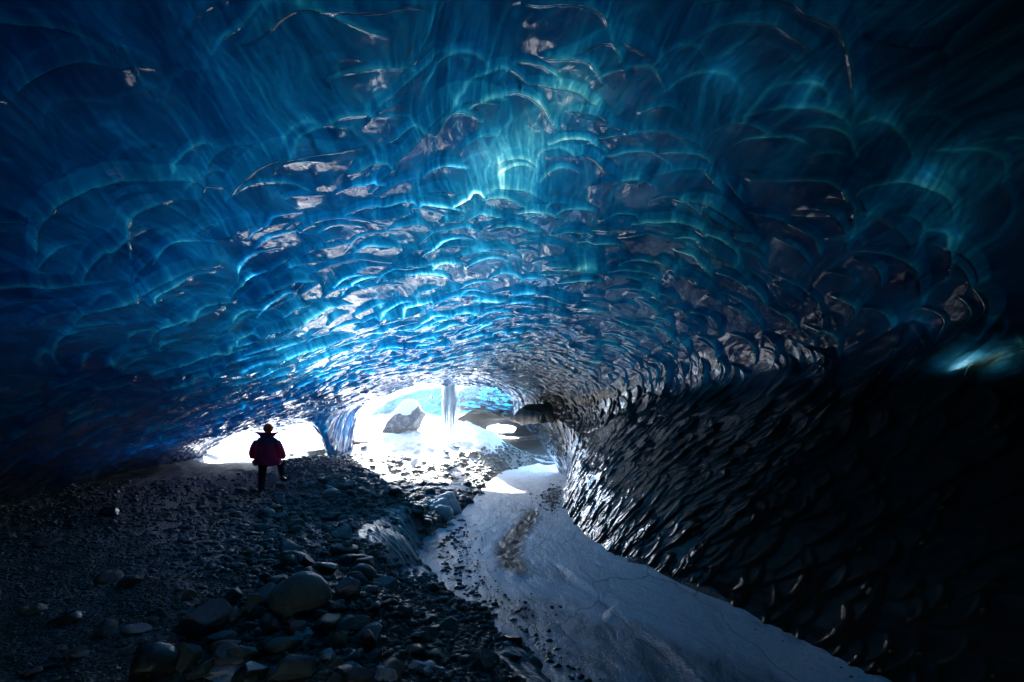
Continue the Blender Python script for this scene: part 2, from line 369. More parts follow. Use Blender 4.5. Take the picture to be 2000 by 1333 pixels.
# ------------------------------------------------------------------ the ice shell of the cave
SEC = {
 -7: [(-2, -2.6), (-2, -1.4), (-1.6, -.9), (-1.2, -.7), (-.6, -.6), (0, -.6), (.6, -.7), (1.2, -.8), (1.7, -1), (2, -1.3), (2, -1.8), (2, -2.6)],
 -5: [(-8, -2.5), (-7.5, -.9), (-6.2, .7), (-4.6, 2.0), (-2.4, 2.9), (0, 3.3), (2.5, 3.1), (4.6, 2.4), (5.6, 1.2), (5.4, 0), (5.2, -1.2), (5.0, -2.7)],
 -1: [(-9, -2.4), (-8.4, -.9), (-7, .8), (-5, 2.4), (-2.5, 3.5), (0, 3.9), (2.5, 3.7), (5.0, 2.9), (6.3, 1.5), (6.2, .1), (5.6, -1.2), (5.0, -2.7)],
  2: [(-9, -2.3), (-8.4, -.9), (-7, .7), (-5, 2.3), (-2.5, 3.4), (0, 3.8), (2.5, 3.6), (4.8, 2.8), (6.1, 1.5), (5.5, .1), (4.5, -1.2), (3.7, -2.6)],
  5: [(-9.4, -2.1), (-8.7, -.9), (-7.2, .5), (-5, 1.85), (-2.5, 2.95), (0, 3.45), (2.1, 3.35), (4.0, 2.6), (5.2, 1.35), (4.4, .1), (3.3, -1.2), (2.55, -2.5)],
  8: [(-10.4, -2), (-9.6, -1), (-7.7, .2), (-5.2, 1.3), (-2.6, 2.4), (0, 3.0), (2.2, 2.9), (3.9, 2.2), (4.5, 1.2), (3.5, .2), (2.2, -1.0), (1.3, -2.3)],
 11: [(-12, -1.9), (-11, -1), (-8.6, 0), (-5.8, 1), (-3, 2.0), (-.2, 2.5), (2, 2.35), (3.2, 1.7), (3.4, .9), (2.7, .1), (1.8, -.9), (1.12, -2.2)],
 14: [(-13, -1.8), (-12, -1), (-9.4, -.1), (-6.6, .7), (-3.6, 1.6), (-.8, 2.12), (.9, 2.0), (1.9, 1.4), (2.2, .8), (2.1, .1), (1.85, -.8), (1.6, -2.0)],
 16: [(-13, -1.7), (-12.2, -.9), (-10.7, .05), (-8.6, .35), (-5.9, .95), (-4.0, 1.7), (-1.9, 2.02), (-.2, 1.85), (.7, 1.3), (1.1, .5), (1.65, -.4), (2.05, -1.9)],
 18: [(-13, -1.7), (-12.2, -.8), (-10.8, .15), (-8.7, .30), (-6.4, 1.0), (-5.1, 1.80), (-2.8, 2.06), (-1.0, 2.0), (0, 1.5), (.12, .62), (.95, -.05), (2.2, -1.8)],
}
SY_ = np.array(sorted(SEC)); SP = np.array([SEC[k] for k in sorted(SEC)], float)
def cave_base(nY=1350, nA=1400):
    Y = np.concatenate([np.linspace(-7, 1.2, 110, endpoint=False), np.exp(np.linspace(math.log(1.2), math.log(18), nY-110))])
    t = np.interp(Y, SY_, np.arange(len(SY_)))
    sec = cr(SP, t)                                            # (nY, 12, 2)
    q = np.linspace(0, 11, 400)
    dense = np.stack([cr(sec[i], q) for i in range(len(Y))])   # (nY,400,2)
    out = np.zeros((len(Y), nA, 2)); A = np.zeros((len(Y), nA))
    for i in range(len(Y)):
        d = np.concatenate([[0], np.cumsum(np.linalg.norm(np.diff(dense[i], axis=0), axis=1))])
        mid = np.interp(6.0, q, d)                             # arc origin near the crown
        s = np.linspace(0, d[-1], nA)
        out[i, :, 0] = np.interp(s, d, dense[i, :, 0]); out[i, :, 1] = np.interp(s, d, dense[i, :, 1]); A[i] = s-mid
    return Y, out, A
YY, XZ, AR = cave_base()
nY, nA = AR.shape
PX, PZ = XZ[..., 0].copy(), XZ[..., 1].copy(); PY = np.repeat(YY[:, None], nA, 1)
# the roof comes down to the floor as a narrow pillar between the two mouths
dip = np.exp(-((PX+6.6)/.30)**2)*sstep(15.2, 17.6, PY)*1.0
dipw = np.exp(-((PX+6.8)/.8)**2)*sstep(13.5, 17.6, PY)*.35
up = sstep(-.4, .2, PZ)
PZ = PZ-(dip*2.2+dipw)*up
# large slow undulation
PZ = PZ+.16*fbm(PX*.45, PY*.4, 71, 3)*sstep(-1.5, 1, PZ)
def normals(X, Y, Z):
    P = np.stack([X, Y, Z], -1)
    du = np.gradient(P, axis=1); dv = np.gradient(P, axis=0)
    n = np.cross(du, dv); n /= (np.linalg.norm(n, axis=-1, keepdims=True)+1e-9)
    return P, n
P0, Nn = normals(PX, PY, PZ)
if Nn[300, nA//2, 2] > 0: Nn = -Nn                              # into the cave

def scales(a, b, S, Sb, seed, curv=.55, step=.045, decay=.5, wid=.62):
    lw = .022/Sb+.004; step = .018+.018/Sb; lc = 2.1*step
    """overlapping scallops: a across, b along; returns height and the random value of the winning scallop"""
    u = a/S; v = b/Sb
    LP = np.zeros_like(u); ID = np.zeros_like(u); best = np.full_like(u, -1.0)
    iu = np.floor(u); iv = np.floor(v)
    for dj in range(-2, 2):
        for di in range(-1, 2):
            cu = iu+di; cv = iv+dj
            r1 = h2(cu, cv, seed); r2 = h2(cu, cv, seed+1); r3 = h2(cu, cv, seed+2); r4 = h2(cu, cv, seed+3)
            su = cu+.5*(np.mod(cv, 2))+.15+.7*r1; sv = cv+.1+.8*r2
            w = wid*(.7+.7*r4)
            x = (u-su)/w; c2 = curv*(.6+.9*r4)
            skew = (r3-.5)*.7
            t = (v-sv)-c2*(x*x)*.6-skew*(u-su)
            prof = np.where(t > 0, (1-np.exp(-t/step))*np.exp(-t/decay)+.26*np.exp(-((t-lc)/lw)**2)*(1-np.exp(-t/.02)), 0)
            fade = np.clip(1-x*x, 0, 1)**.6
            h = (.55+.6*r3)*prof*fade
            m = h > best
            lp = np.where(t > 0, np.exp(-((t-lc)/lw)**2), 0)*fade*np.clip(1.6*r4+.35*x*np.sign(r1-.5), 0, 1.3)
            LP = np.where(m, lp, LP)
            ID = np.where(m, r1, ID); best = np.where(m, h, best)
    return np.maximum(best, 0), ID, LP
warpA = .22*fbm(AR*.55, PY*.5, 81, 3)+.05*fbm(AR*2.2, PY*2, 83, 2); warpB = .26*fbm(AR*.5+9, PY*.45, 82, 3)+.05*fbm(AR*2+4, PY*2.2, 84, 2)
a_ = AR+warpA; b_ = PY+warpB
right_low = sstep(.9, -.3, PZ)*sstep(0, 1.2, PX)
left_low = sstep(1.2, .0, PZ)*sstep(-3, -6, PX)
layers = [  # size across, size along, amplitude, weight field
    (1.8, 1.9, .30, sstep(8.5, 4.5, PY)*(1-.9*right_low)*(1-.75*left_low), 101),
    (.95, 1.0, .21, sstep(1.5, 4.0, PY)*sstep(11.5, 8.0, PY)*(1-.8*right_low)*(1-.5*left_low), 111),
    (.52, .56, .125, np.clip(sstep(3.2, 6.0, PY)*sstep(15.5, 11.0, PY)*(1-.2*left_low)*(1-.7*right_low)+.35*right_low*sstep(7, 4, PY), 0, 1), 121),
    (.32, .34, .080, np.clip(sstep(8.5, 11.5, PY)+right_low*.9*sstep(2.5, 4.5, PY), 0, 1), 131),
    (.18, .20, .034, np.clip(sstep(11.5, 14.5, PY)+right_low*.9*sstep(4.5, 6.0, PY), 0, 1), 141),
]
RIM = np.zeros_like(PX); D = np.zeros_like(PX); IDv = np.zeros_like(PX)
patchy = .3+.7*sstep(-.45, .25, fbm(AR*.7, PY*.6, 96, 3))
for S, Sb, amp, wgt, sd in layers:
    wgt = wgt*(.3+.7*sstep(-.5, .2, fbm(AR/S*.45+sd, PY/S*.4, sd+7, 2)))
    hh, ii, lp = scales(a_, b_, S, Sb, sd)
    RIM = np.maximum(RIM, lp*np.sqrt(wgt)*{1.8: .8, .95: .9}.get(S, 1.0)); D += hh*amp*wgt; IDv += (ii-.5)*wgt*(.9 if S > .9 else .55)
D += .035*fbm(AR*1.4, PY*.8, 91, 4)+.012*fbm(AR*5, PY*2.2, 92, 3)*sstep(12, 4, PY)
D *= (1-.85*sstep(17.0, 18.0, PY)*0)
edge = sstep(-6.5, -4, PY)
P1 = P0+Nn*(D*edge)[..., None]
# lip: beyond the last row the ice turns up and outward as the outside face of the glacier
last = P1[-1]; rows = []
n2 = np.stack([Nn[-1][:, 0], np.zeros(nA), Nn[-1][:, 2]], -1); n2 /= np.linalg.norm(n2, axis=1, keepdims=True)+1e-9
ks = [(.10, .03), (.20, .10), (.28, .24), (.30, .45), (.28, .8), (.22, 1.3)]
for fwd, out in ks:
    q = last+np.array([0, fwd, 0])-n2*out*(1-.97*np.exp(-((last[:, 0:1]+6.6)/1.1)**2))*(1+.25*vnoise(AR[-1]*1.5, AR[-1]*0+fwd*3, 95))[:, None]; rows.append(q)
P2 = np.concatenate([P1, np.stack(rows)], 0)

# ice depth and sediment load, with glow and edge shade painted into both
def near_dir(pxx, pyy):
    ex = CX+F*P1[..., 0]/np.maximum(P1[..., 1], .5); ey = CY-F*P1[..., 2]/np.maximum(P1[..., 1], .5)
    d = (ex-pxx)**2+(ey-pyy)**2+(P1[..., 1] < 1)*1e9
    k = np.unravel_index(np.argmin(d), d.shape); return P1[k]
T = 5.0+.17*np.abs(PX+1.2)**1.25+.10*np.clip(4-PY, 0, 9)**1.3  # depth grows outward and towards the camera: painted edge shade
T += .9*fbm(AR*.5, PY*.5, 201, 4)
spots = [(1010, 300, .5, 2.0), (950, 370, .7, 1.9), (1130, 180, .45, 2.6), (1060, 250, .6, 1.3), (880, 500, 1.3, 1.0),  # glow patches painted into the ice: place, radius, strength
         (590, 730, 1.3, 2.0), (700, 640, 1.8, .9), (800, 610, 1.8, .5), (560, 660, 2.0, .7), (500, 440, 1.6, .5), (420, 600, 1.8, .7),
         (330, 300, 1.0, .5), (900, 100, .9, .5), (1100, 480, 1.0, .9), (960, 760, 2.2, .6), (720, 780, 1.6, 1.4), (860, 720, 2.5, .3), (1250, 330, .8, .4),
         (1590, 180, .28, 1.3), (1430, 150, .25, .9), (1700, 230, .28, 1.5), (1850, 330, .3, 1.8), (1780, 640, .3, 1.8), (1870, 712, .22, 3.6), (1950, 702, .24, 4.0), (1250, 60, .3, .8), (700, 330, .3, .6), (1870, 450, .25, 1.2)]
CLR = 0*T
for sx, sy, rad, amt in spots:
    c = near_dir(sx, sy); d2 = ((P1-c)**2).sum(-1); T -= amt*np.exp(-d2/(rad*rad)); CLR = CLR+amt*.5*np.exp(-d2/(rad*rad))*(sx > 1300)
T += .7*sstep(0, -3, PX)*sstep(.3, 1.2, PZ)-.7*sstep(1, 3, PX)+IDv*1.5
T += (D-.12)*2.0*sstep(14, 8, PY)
T -= RIM*2.6; T = np.maximum(T, .5)  # scallop rims made to glow by cutting the depth there
dirt_dim = 2.5-.55*sstep(0, -3, PX)-.35*sstep(7, 9, PY)*sstep(13, 11, PY)+.35*sstep(12, 14, PY)+.52*np.clip(5.5-PY, 0, 6)+.17*np.abs(PX+.5)*sstep(12, 6, PY)+.0*T  # extra dimming near the camera and sides, shade put into the tint
dirt_dim += 1.15*sstep(.3, 3.0, PX+.25*(PY-6))*(1-.25*sstep(1.2, 2.6, PZ))     # greener, dimmer ice to the right
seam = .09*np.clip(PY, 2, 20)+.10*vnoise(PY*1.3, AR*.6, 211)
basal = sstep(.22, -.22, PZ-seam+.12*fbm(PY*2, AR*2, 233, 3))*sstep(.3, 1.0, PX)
dirt_dim += 3.4*basal+2.5*sstep(-.2, -1.2, PZ)*sstep(-5, -7, PX)
dirt_dim += 1.6*sstep(2.2, 3.4, PX-(PZ*.2))*sstep(2.5, 3.3, PZ)               # darkens the top right corner
dirt_dim += 1.6*sstep(-3.5, -7, PX)*sstep(2.5, 0, PZ)*sstep(14, 9, PY)
dirt_dim -= CLR*(1.2+1.6*fbm(AR*3.5, PY*3.5, 231, 4)); dirt_dim -= RIM*1.0*(dirt_dim < 2.5); dirt_dim = np.maximum(dirt_dim, 0)
dirt_dim *= 1-.6*sstep(15.5, 17.8, PY)
gloss = 1-.8*sstep(.45, -.15, PZ-seam)*sstep(0, 1, PX)*sstep(6.5, 4.2, PY)-.3*sstep(3, 5, PX)*sstep(7, 5, PY)-.52*sstep(9, 5.5, PY)*sstep(0, 1.5, PZ); gloss = np.maximum(gloss, .12)+RIM*1.3*(1-basal)-.6*sstep(12.5, 15.5, PY)*(PX < 1)-.42*right_low*sstep(11, 8, PY)-.25*sstep(1.5, 3, PX); gloss = np.maximum(gloss, .1)
pad = len(ks)
Gp = np.concatenate([gloss, np.repeat(gloss[-1:], pad, 0)])
Tp = np.concatenate([T, np.repeat(T[-1:]*1.1, pad, 0)]); Dp = np.concatenate([dirt_dim, np.repeat(dirt_dim[-1:]*1.0, pad, 0)])
uvp = np.stack([np.concatenate([a_, np.repeat(a_[-1:], pad, 0)]), np.concatenate([b_, b_[-1:]+np.arange(1, pad+1)[:, None]*.2])], -1).reshape(-1, 2)
fc = grid_faces(nY+pad, nA)
me = np_mesh('cave_ceiling', P2.reshape(-1, 3), fc[:, ::-1], attrs={'ice_gloss': Gp, 'ice_glow_depth': Tp, 'ice_dirt_shade': Dp}, uv=uvp)
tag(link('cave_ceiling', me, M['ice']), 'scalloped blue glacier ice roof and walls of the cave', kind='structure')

# ------------------------------------------------------------------ second roof beyond the mouth
uB = np.linspace(0, 1, 360); vB = np.linspace(0, 1, 200)
xt = -7.7+9.9*uB
zt = np.interp(xt, [-7.7, -6.6, -5.9, -4.6, -3.2, -1.4, 0, 2.2], [.1, .75, 1.22, 1.68, 1.95, 2.25, 2.25, 2.3])
zb = np.interp(xt, [-7.7, -3.6, -3.1, -1.5, 0, 1, 2.2], [.0, .35, 1.2, 1.22, .95, .8, .6])
BX = np.repeat(xt[None], len(vB), 0); V_ = vB[:, None]
BX = BX*1.12; BY = (24.3-5.4*sstep(-3.2, -.8, BX)*(1-V_)**1.5)+4.0*V_-.6*np.sin(BX*.7)*(1-V_)
BZ = (zt[None]+(zb-zt)[None]*(V_**.8))*1.13+.25*np.sin(V_*math.pi)
Bp, Bn = normals(BX, BY, BZ)
if Bn[100, 180, 2] > 0: Bn = -Bn
hb, ib, _ = scales(BX*1.0, BY*1.0+BZ, .7, .5, 301, step=.08); hb2, _, _ = scales(BX, BY+BZ, .28, .25, 311, step=.1)
Bp = Bp+Bn*(hb*.16+hb2*.05+.05*fbm(BX*2, BY*2+BZ*2, 303, 4))[..., None]
top = [Bp[0]+np.array([0, -.05, .12]), Bp[0]+np.array([0, .1, .4]), Bp[0]+np.array([0, .5, .8]), Bp[0]+np.array([0, 1.5, 1.2])]
Bq = np.concatenate([np.stack(top[::-1]), Bp], 0)
TB = 2.7+1.2*fbm(BX*.8, BY*.8+BZ, 305, 4)+.8*sstep(.3, 1.0, V_)+.5*sstep(-2.5, 0, BX); TB = np.maximum(TB, .3); DB = .3+.6*sstep(-3, -1, BX)*sstep(0.5, 1, V_)+.4*np.clip(fbm(BX*3, BZ*3, 307, 3), 0, 1)
TB = np.concatenate([np.repeat(TB[:1], 4, 0), TB]); DB = np.concatenate([np.repeat(DB[:1], 4, 0), DB])
uvb = np.stack([Bq[..., 0], Bq[..., 1]+Bq[..., 2]], -1).reshape(-1, 2)
me = np_mesh('far_ice_wall', Bq.reshape(-1, 3), grid_faces(len(Bq), len(uB)), attrs={'ice_gloss': TB*0+1, 'ice_glow_depth': TB, 'ice_dirt_shade': DB}, uv=uvb)
tag(link('far_ice_roof', me, M['ice']), 'pale teal ice roof sloping down behind the snow mound', kind='structure')

# dark side hollow with a small far mouth
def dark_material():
    m, nt = new_mat('tunnel_shade_ice'); n = N(nt)
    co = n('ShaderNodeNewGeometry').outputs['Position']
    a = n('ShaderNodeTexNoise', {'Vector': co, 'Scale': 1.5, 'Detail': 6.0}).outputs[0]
    c = n.mix(a, (.006, .010, .016, 1), (.018, .026, .036, 1))  # near-black colour carries the shade of the unlit tunnel
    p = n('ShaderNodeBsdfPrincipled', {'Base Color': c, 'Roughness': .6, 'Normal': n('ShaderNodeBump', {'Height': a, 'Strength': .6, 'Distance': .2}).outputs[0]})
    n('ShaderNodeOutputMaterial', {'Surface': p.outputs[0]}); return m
M['dark'] = dark_material()
ty = np.linspace(27.3, 40, 60); tt = np.linspace(0, 1, 90)
TX = []; 
for y in ty:
    hw = 4.6-.05*(y-28); zc = 1.62-.02*(y-28); cx0 = .9-.04*(y-28)
    ang = math.pi*(1-tt)
    x = cx0+hw*np.sign(np.cos(ang))*np.abs(np.cos(ang))**.8; z = -2.0+(zc+2.0)*np.sin(ang)**.22
    TX.append(np.stack([x, np.full_like(x, y), z], -1))
TX = np.array(TX)
TX[..., 2] += .15*fbm(TX[..., 0], TX[..., 1], 401, 3); TX[..., 0] += .15*fbm(TX[..., 1], TX[..., 2]*2, 402, 3)
# end wall: rings shrinking towards the far mouth
hole_c = np.array([-.98, .52]); rings = []
for k, f in enumerate(np.linspace(0, 1, 14)[1:]):
    a0 = TX[-1][:, [0, 2]]; dirv = a0-hole_c; ang = np.arctan2(dirv[:, 1]/.45, dirv[:, 0]/1.4)
    # the wall's arc covers 180+ degrees; squeeze the lower part shut around the mouth
    angf = np.linspace(math.pi*1.5, -math.pi*.5, len(tt))
    hx = hole_c[0]+1.38*np.cos(angf)*(1+.08*vnoise(angf*3, angf*0, 403)); hz = hole_c[1]+.44*np.sin(angf)*(1+.1*vnoise(angf*4, angf*0, 404))
    q = a0*(1-f)+np.stack([hx, hz], -1)*f
    rings.append(np.stack([q[:, 0], np.full(len(tt), 40+.8*f), q[:, 1]], -1))
TX = np.concatenate([TX, np.array(rings)], 0)
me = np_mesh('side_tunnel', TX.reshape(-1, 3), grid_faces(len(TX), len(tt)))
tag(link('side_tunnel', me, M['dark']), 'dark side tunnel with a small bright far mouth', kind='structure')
#SNOWBACK bright snow seen through the far mouth
bx, by = np.meshgrid(np.linspace(-9, 9, 40), np.linspace(41.2, 60, 40))
bz = .25+(by-41.2)*.35+.15*fbm(bx, by, 411, 3)
tag(link('outer_snow_slope', np_mesh('outer_snow_slope', np.stack([bx, by, bz], -1).reshape(-1, 3), grid_faces(40, 40)), M['snow']), 'sunlit snow slope outside the far mouth', kind='structure')

#HAZE
hm, nt = new_mat('cave_air'); n = N(nt)
pv = n('ShaderNodeVolumePrincipled', {'Color': (.85, .93, 1, 1), 'Density': .006, 'Anisotropy': .35})
n('ShaderNodeOutputMaterial', {'Volume': pv.outputs[0]})
hb_ = np.array([(x, y, z) for z in (-5, 9) for y in (-308, 308) for x in (-308, 308)], float)
tag(link('haze', np_mesh('haze', hb_, np.array([(0, 2, 3, 1), (4, 5, 7, 6), (0, 1, 5, 4), (2, 6, 7, 3), (0, 4, 6, 2), (1, 3, 7, 5)]), smooth=False), hm), 'thin cold mist in the cave air', kind='stuff')
#HAZE_END
#OBJ_BEGIN
# ------------------------------------------------------------------ stones
import bmesh
def ico(sub):
    bm = bmesh.new(); bmesh.ops.create_icosphere(bm, subdivisions=sub, radius=1.0)
    bm.verts.ensure_lookup_table(); v = np.array([x.co[:] for x in bm.verts]); f = np.array([[q.index for q in p.verts] for p in bm.faces]); bm.free()
    return v, f
ICO = {k: ico(k) for k in (1, 2, 3, 4, 5)}
def n3(v, s, seed):
    return (vnoise(v[:, 0]*s+seed, v[:, 1]*s, seed)+vnoise(v[:, 1]*s+5, v[:, 2]*s+seed, seed+1)+vnoise(v[:, 2]*s, v[:, 0]*s+3, seed+2))/3*1.6
def stone_shape(seed, ang=.5, sub=4, cuts=9):
    r = np.random.default_rng(seed); v, f = ICO[sub]; v = v.copy()
    for k in range(int(cuts*ang*2)):
        nrm = r.normal(size=3); nrm /= np.linalg.norm(nrm); d = r.uniform(.36, .70)+(1-ang)*.24
        over = np.maximum(0, v@nrm-d); v -= nrm*(over*.97)[:, None]
    v *= (1+.12*(1.3-ang)*n3(v, 1.1, seed)+.035*n3(v, 3.7, seed+5)+.012*n3(v, 11, seed+9))[:, None]
    v /= np.abs(v).max(0)
    return v, f
def stone(name, pxx, pyy, wpx, hpx, mat, seed, ang, label, cat='rock', group=None, sub=4, rotz=0, sink=.3, Y=None, zc=None, dep=1.0, tilt=0):
    """a stone whose visible width and height were measured on the photo"""
    X, Yg, Z = on_ground(pxx, pyy+hpx*.30) if Y is None else px(pxx, pyy, Y)
    rx = wpx/2/F*Yg; rz = hpx/2/F*Yg
    v, f = stone_shape(seed, ang, sub)
    c, s_ = math.cos(rotz), math.sin(rotz); v = v@np.array([[c, s_, 0], [-s_, c, 0], [0, 0, 1]])
    c, s_ = math.cos(tilt), math.sin(tilt); v = v@np.array([[c, 0, s_], [0, 1, 0], [-s_, 0, c]])
    v /= np.abs(v).max(0)
    v = v*np.array([rx, (rx+rz)*.5*dep, rz])
    z0 = (Z+rz*(1-2*sink)) if Y is None else Z
    me = np_mesh(name, v, f); o = link(name, me, mat, loc=(X, Yg+(rx*.25 if Y is None else 0), z0))
    return tag(o, label, cat, group)
B = [
 (582, 1164, 124, 102, 'rock', 1, .12, 'largest round grey boulder in the foreground rubble'),
 (404, 1210, 98, 84, 'rock_blue', 2, .9, 'angular pale speckled block left of the big round boulder'),
 (368, 1278, 64, 80, 'rock_green', 3, .8, 'upright greenish block below the pale speckled block'),
 (454, 1280, 74, 62, 'rock', 4, .85, 'blocky dark stone between the greenish block and the bottom boulder'),
 (284, 1296, 106, 76, 'rock_wet', 5, .4, 'wide dark low boulder at the bottom left'),
 (562, 1306, 94, 72, 'rock', 6, .35, 'rounded dark boulder at the bottom edge under the flat slab'),
 (552, 1266, 74, 30, 'rock_green', 7, .6, 'flat greenish slab lying on the bottom boulder'),
 (676, 1150, 48, 58, 'rock_blue', 8, 1.0, 'sharp wedge of stone with pale top right of the big boulder'),
 (704, 1122, 56, 48, 'rock', 9, .5, 'grey boulder behind the sharp wedge'),
 (760, 1140, 62, 54, 'rock', 10, .9, 'long slanting slab at the top of the rubble slope'),
 (680, 1070, 32, 34, 'rock_green', 11, .7, 'upright pointed stone beside the frozen bank'),
 (676, 1096, 26, 26, 'rock', 12, .4, 'small rounded stone under the pointed stone'),
 (552, 1102, 46, 30, 'rock', 13, .95, 'angular block with a flat pale top behind the big boulder'),
 (596, 1098, 30, 34, 'rock_red', 14, .7, 'reddish block touching the back of the big boulder'),
 (632, 1112, 54, 34, 'rock_green', 15, .6, 'low wide stone behind the right shoulder of the big boulder'),
 (490, 1180, 40, 52, 'rock', 16, .8, 'tall dark block touching the left side of the big boulder'),
 (502, 1202, 54, 34, 'rock_wet', 17, .9, 'dark wedge under the left side of the big boulder'),
 (450, 1166, 44, 34, 'rock', 18, .6, 'rounded stone behind the pale speckled block'),
 (528, 1226, 46, 34, 'rock_red', 19, .4, 'reddish round stone just below the big boulder'),
 (574, 1228, 46, 32, 'rock_red', 20, .5, 'brown oblong stone below the middle of the big boulder'),
 (714, 1256, 42, 48, 'rock_red', 21, .75, 'reddish brown pointed stone alone on the gravel slope'),
 (728, 1154, 26, 22, 'rock_blue', 22, .3, 'small pale blue stone right of the sharp wedge'),
 (450, 1206, 26, 42, 'rock', 23, .8, 'narrow stone wedged behind the pale speckled block'),
 (360, 1162, 38, 26, 'rock', 24, .5, 'lone flat stone on the dark gravel path'),
 (516, 1126, 24, 22, 'rock', 25, .7, 'small square stone at the edge of the path'),
 (938, 1296, 74, 54, 'rock', 26, .6, 'broad stone at the lower right end of the rubble'),
 (880, 1216, 30, 26, 'rock_blue', 27, .3, 'smooth oval stone at the river side of the rubble'),
 (848, 1150, 28, 26, 'rock_wet', 28, .5, 'dark stone on the crest just above the river'),
 (866, 1110, 40, 26, 'rock_wet', 29, .4, 'wet dark rock frozen into the river edge'),
 (790, 1196, 36, 30, 'rock', 30, .6, 'blunt grey stone midway down the rubble slope'),
 (576, 1026, 42, 32, 'rock', 31, .5, 'greyish boulder on the ridge below the hiker'),
 (548, 1012, 36, 26, 'rock', 32, .5, 'low stone left of the ridge boulder below the hiker'),
 (516, 1004, 38, 26, 'rock_green', 33, .5, 'flat greenish stone nearest the foot of the hiker'),
 (648, 966, 42, 26, 'rock', 34, .25, 'smooth domed boulder on the ridge right of the hiker'),
 (546, 976, 30, 20, 'rock_red', 35, .5, 'brownish stone just right of the trailing boot'),
 (206, 1000, 46, 24, 'rock_wet', 36, .5, 'dark low rock at the left side of the path'),
 (120, 1210, 60, 26, 'rock_wet', 37, .6, 'flat dark slab in the gravel at the far left'),
 (622, 1200, 30, 26, 'rock', 38, .6, 'small angular stone at the lower right of the big boulder'),
 (818, 1248, 40, 36, 'rock', 39, .8, 'tilted stone above the lower snow patches'),
 (480, 1322, 60, 40, 'rock_wet', 40, .7, 'dark stone cut by the bottom edge left of the bottom boulder'),
 (660, 1300, 40, 34, 'rock', 41, .6, 'stone between the snow patches at the bottom'),
 (770, 1300, 34, 34, 'rock_green', 42, .7, 'small greenish stone beside the middle snow patch'),
 (1000, 1252, 40, 30, 'rock_wet', 43, .6, 'dark stone overhanging the river at the rubble edge'),
]
for q in B:
    stone('boulder' if q[2] > 60 else 'rock', q[0], q[1], q[2], q[3], M[q[4]], q[5]*13+1, q[6], q[7], sub=5 if q[2] > 60 else 4, rotz=q[5]*.7, tilt=(q[5] % 5-2)*.12)

# stones nobody can tell apart: shared shapes, one object each
SH = [np_mesh('stone_shape', *stone_shape(900+k, .6+.4*(k % 3)/2, 3)) for k in range(12)]
SHR = [np_mesh('cobble_shape', *stone_shape(950+k, .25, 3)) for k in range(6)]
for i, m_ in enumerate(SH): m_.materials.append([M['rock'], M['rock_green'], M['rock'], M['rock_red'], M['rock_wet']][i % 5])
for m_ in SHR: m_.materials.append(M['rock_wet'])
def scatter(n, region, size, meshes, name, label, cat, group, flat=.7, power=2.2, seed=5, reject=None, lift=.2):
    r = np.random.default_rng(seed); made = 0; tries = 0
    while made < n and tries < n*30:
        tries += 1
        x, y = region(r)
        if reject and reject(x, y): continue
        X, Y, Z = on_ground(x, y)
        s = size[0]+(size[1]-size[0])*r.random()**power
        o = link(name, meshes[r.integers(len(meshes))], loc=(X, Y, Z+s*flat*lift), rot=(r.uniform(-.4, .4), r.uniform(-.4, .4), r.uniform(0, 6.3)),
                 scale=(s*r.uniform(.8, 1.2), s*r.uniform(.8, 1.1), s*flat*r.uniform(.7, 1.2)))
        tag(o, label, cat, group); made += 1
def inpoly(poly):
    xs = [p[0] for p in poly]; ys = [p[1] for p in poly]
    def inside(x, y):
        c = False; j = len(poly)-1
        for i in range(len(poly)):
            if (poly[i][1] > y) != (poly[j][1] > y) and x < (poly[j][0]-poly[i][0])*(y-poly[i][1])/(poly[j][1]-poly[i][1])+poly[i][0]: c = not c
            j = i
        return c
    def f(r):
        while True:
            x = r.uniform(min(xs), max(xs)); y = r.uniform(min(ys), max(ys))
            if inside(x, y): return x, y
    return f
slope = inpoly([(470, 1333), (420, 1240), (520, 1120), (610, 1080), (690, 1100), (800, 1150), (880, 1180), (990, 1240), (1060, 1333)])
ridge = inpoly([(520, 990), (640, 905), (700, 915), (740, 990), (700, 1060), (720, 1120), (560, 1110), (500, 1040)])
left = inpoly([(0, 1333), (0, 960), (300, 940), (460, 930), (500, 1100), (430, 1333)])
hollow = inpoly([(700, 905), (790, 895), (900, 905), (960, 920), (985, 950), (950, 985), (955, 1010), (880, 1060), (830, 1030), (780, 975)])
scatter(150, slope, (.035, .13), SH, 'stone', 'small angular stone in the foreground rubble slope', 'stone', 'stones of the foreground rubble', seed=5)
scatter(60, ridge, (.05, .20), SH, 'stone', 'small stone on the ridge beside and below the hiker', 'stone', 'stones on the ridge', seed=6)
scatter(30, left, (.03, .14), SH, 'stone', 'scattered small stone on the dark gravel path', 'stone', 'stones on the path', seed=7, power=3)
scatter(275, hollow, (.07, .19), SHR, 'cobble', 'dark rounded cobble in the snowy hollow behind the ridge', 'cobble', 'cobbles in the snowy hollow', seed=8, power=1.6, lift=.35)

scatter(55, inpoly([(690, 890), (700, 862), (760, 872), (900, 852), (960, 880), (940, 915), (800, 905)]), (.05, .20), SH, 'stone', 'small stone poking out of the bright snow mound', 'stone', 'stones on the snow mound', seed=12, power=2.6, lift=1.2)
scatter(14, inpoly([(560, 880), (640, 862), (650, 892), (570, 896)]), (.06, .22), SHR, 'cobble', 'dark cobble in the snow of the left mouth', 'cobble', 'cobbles in the left mouth', seed=14, power=1.6, lift=1.0)
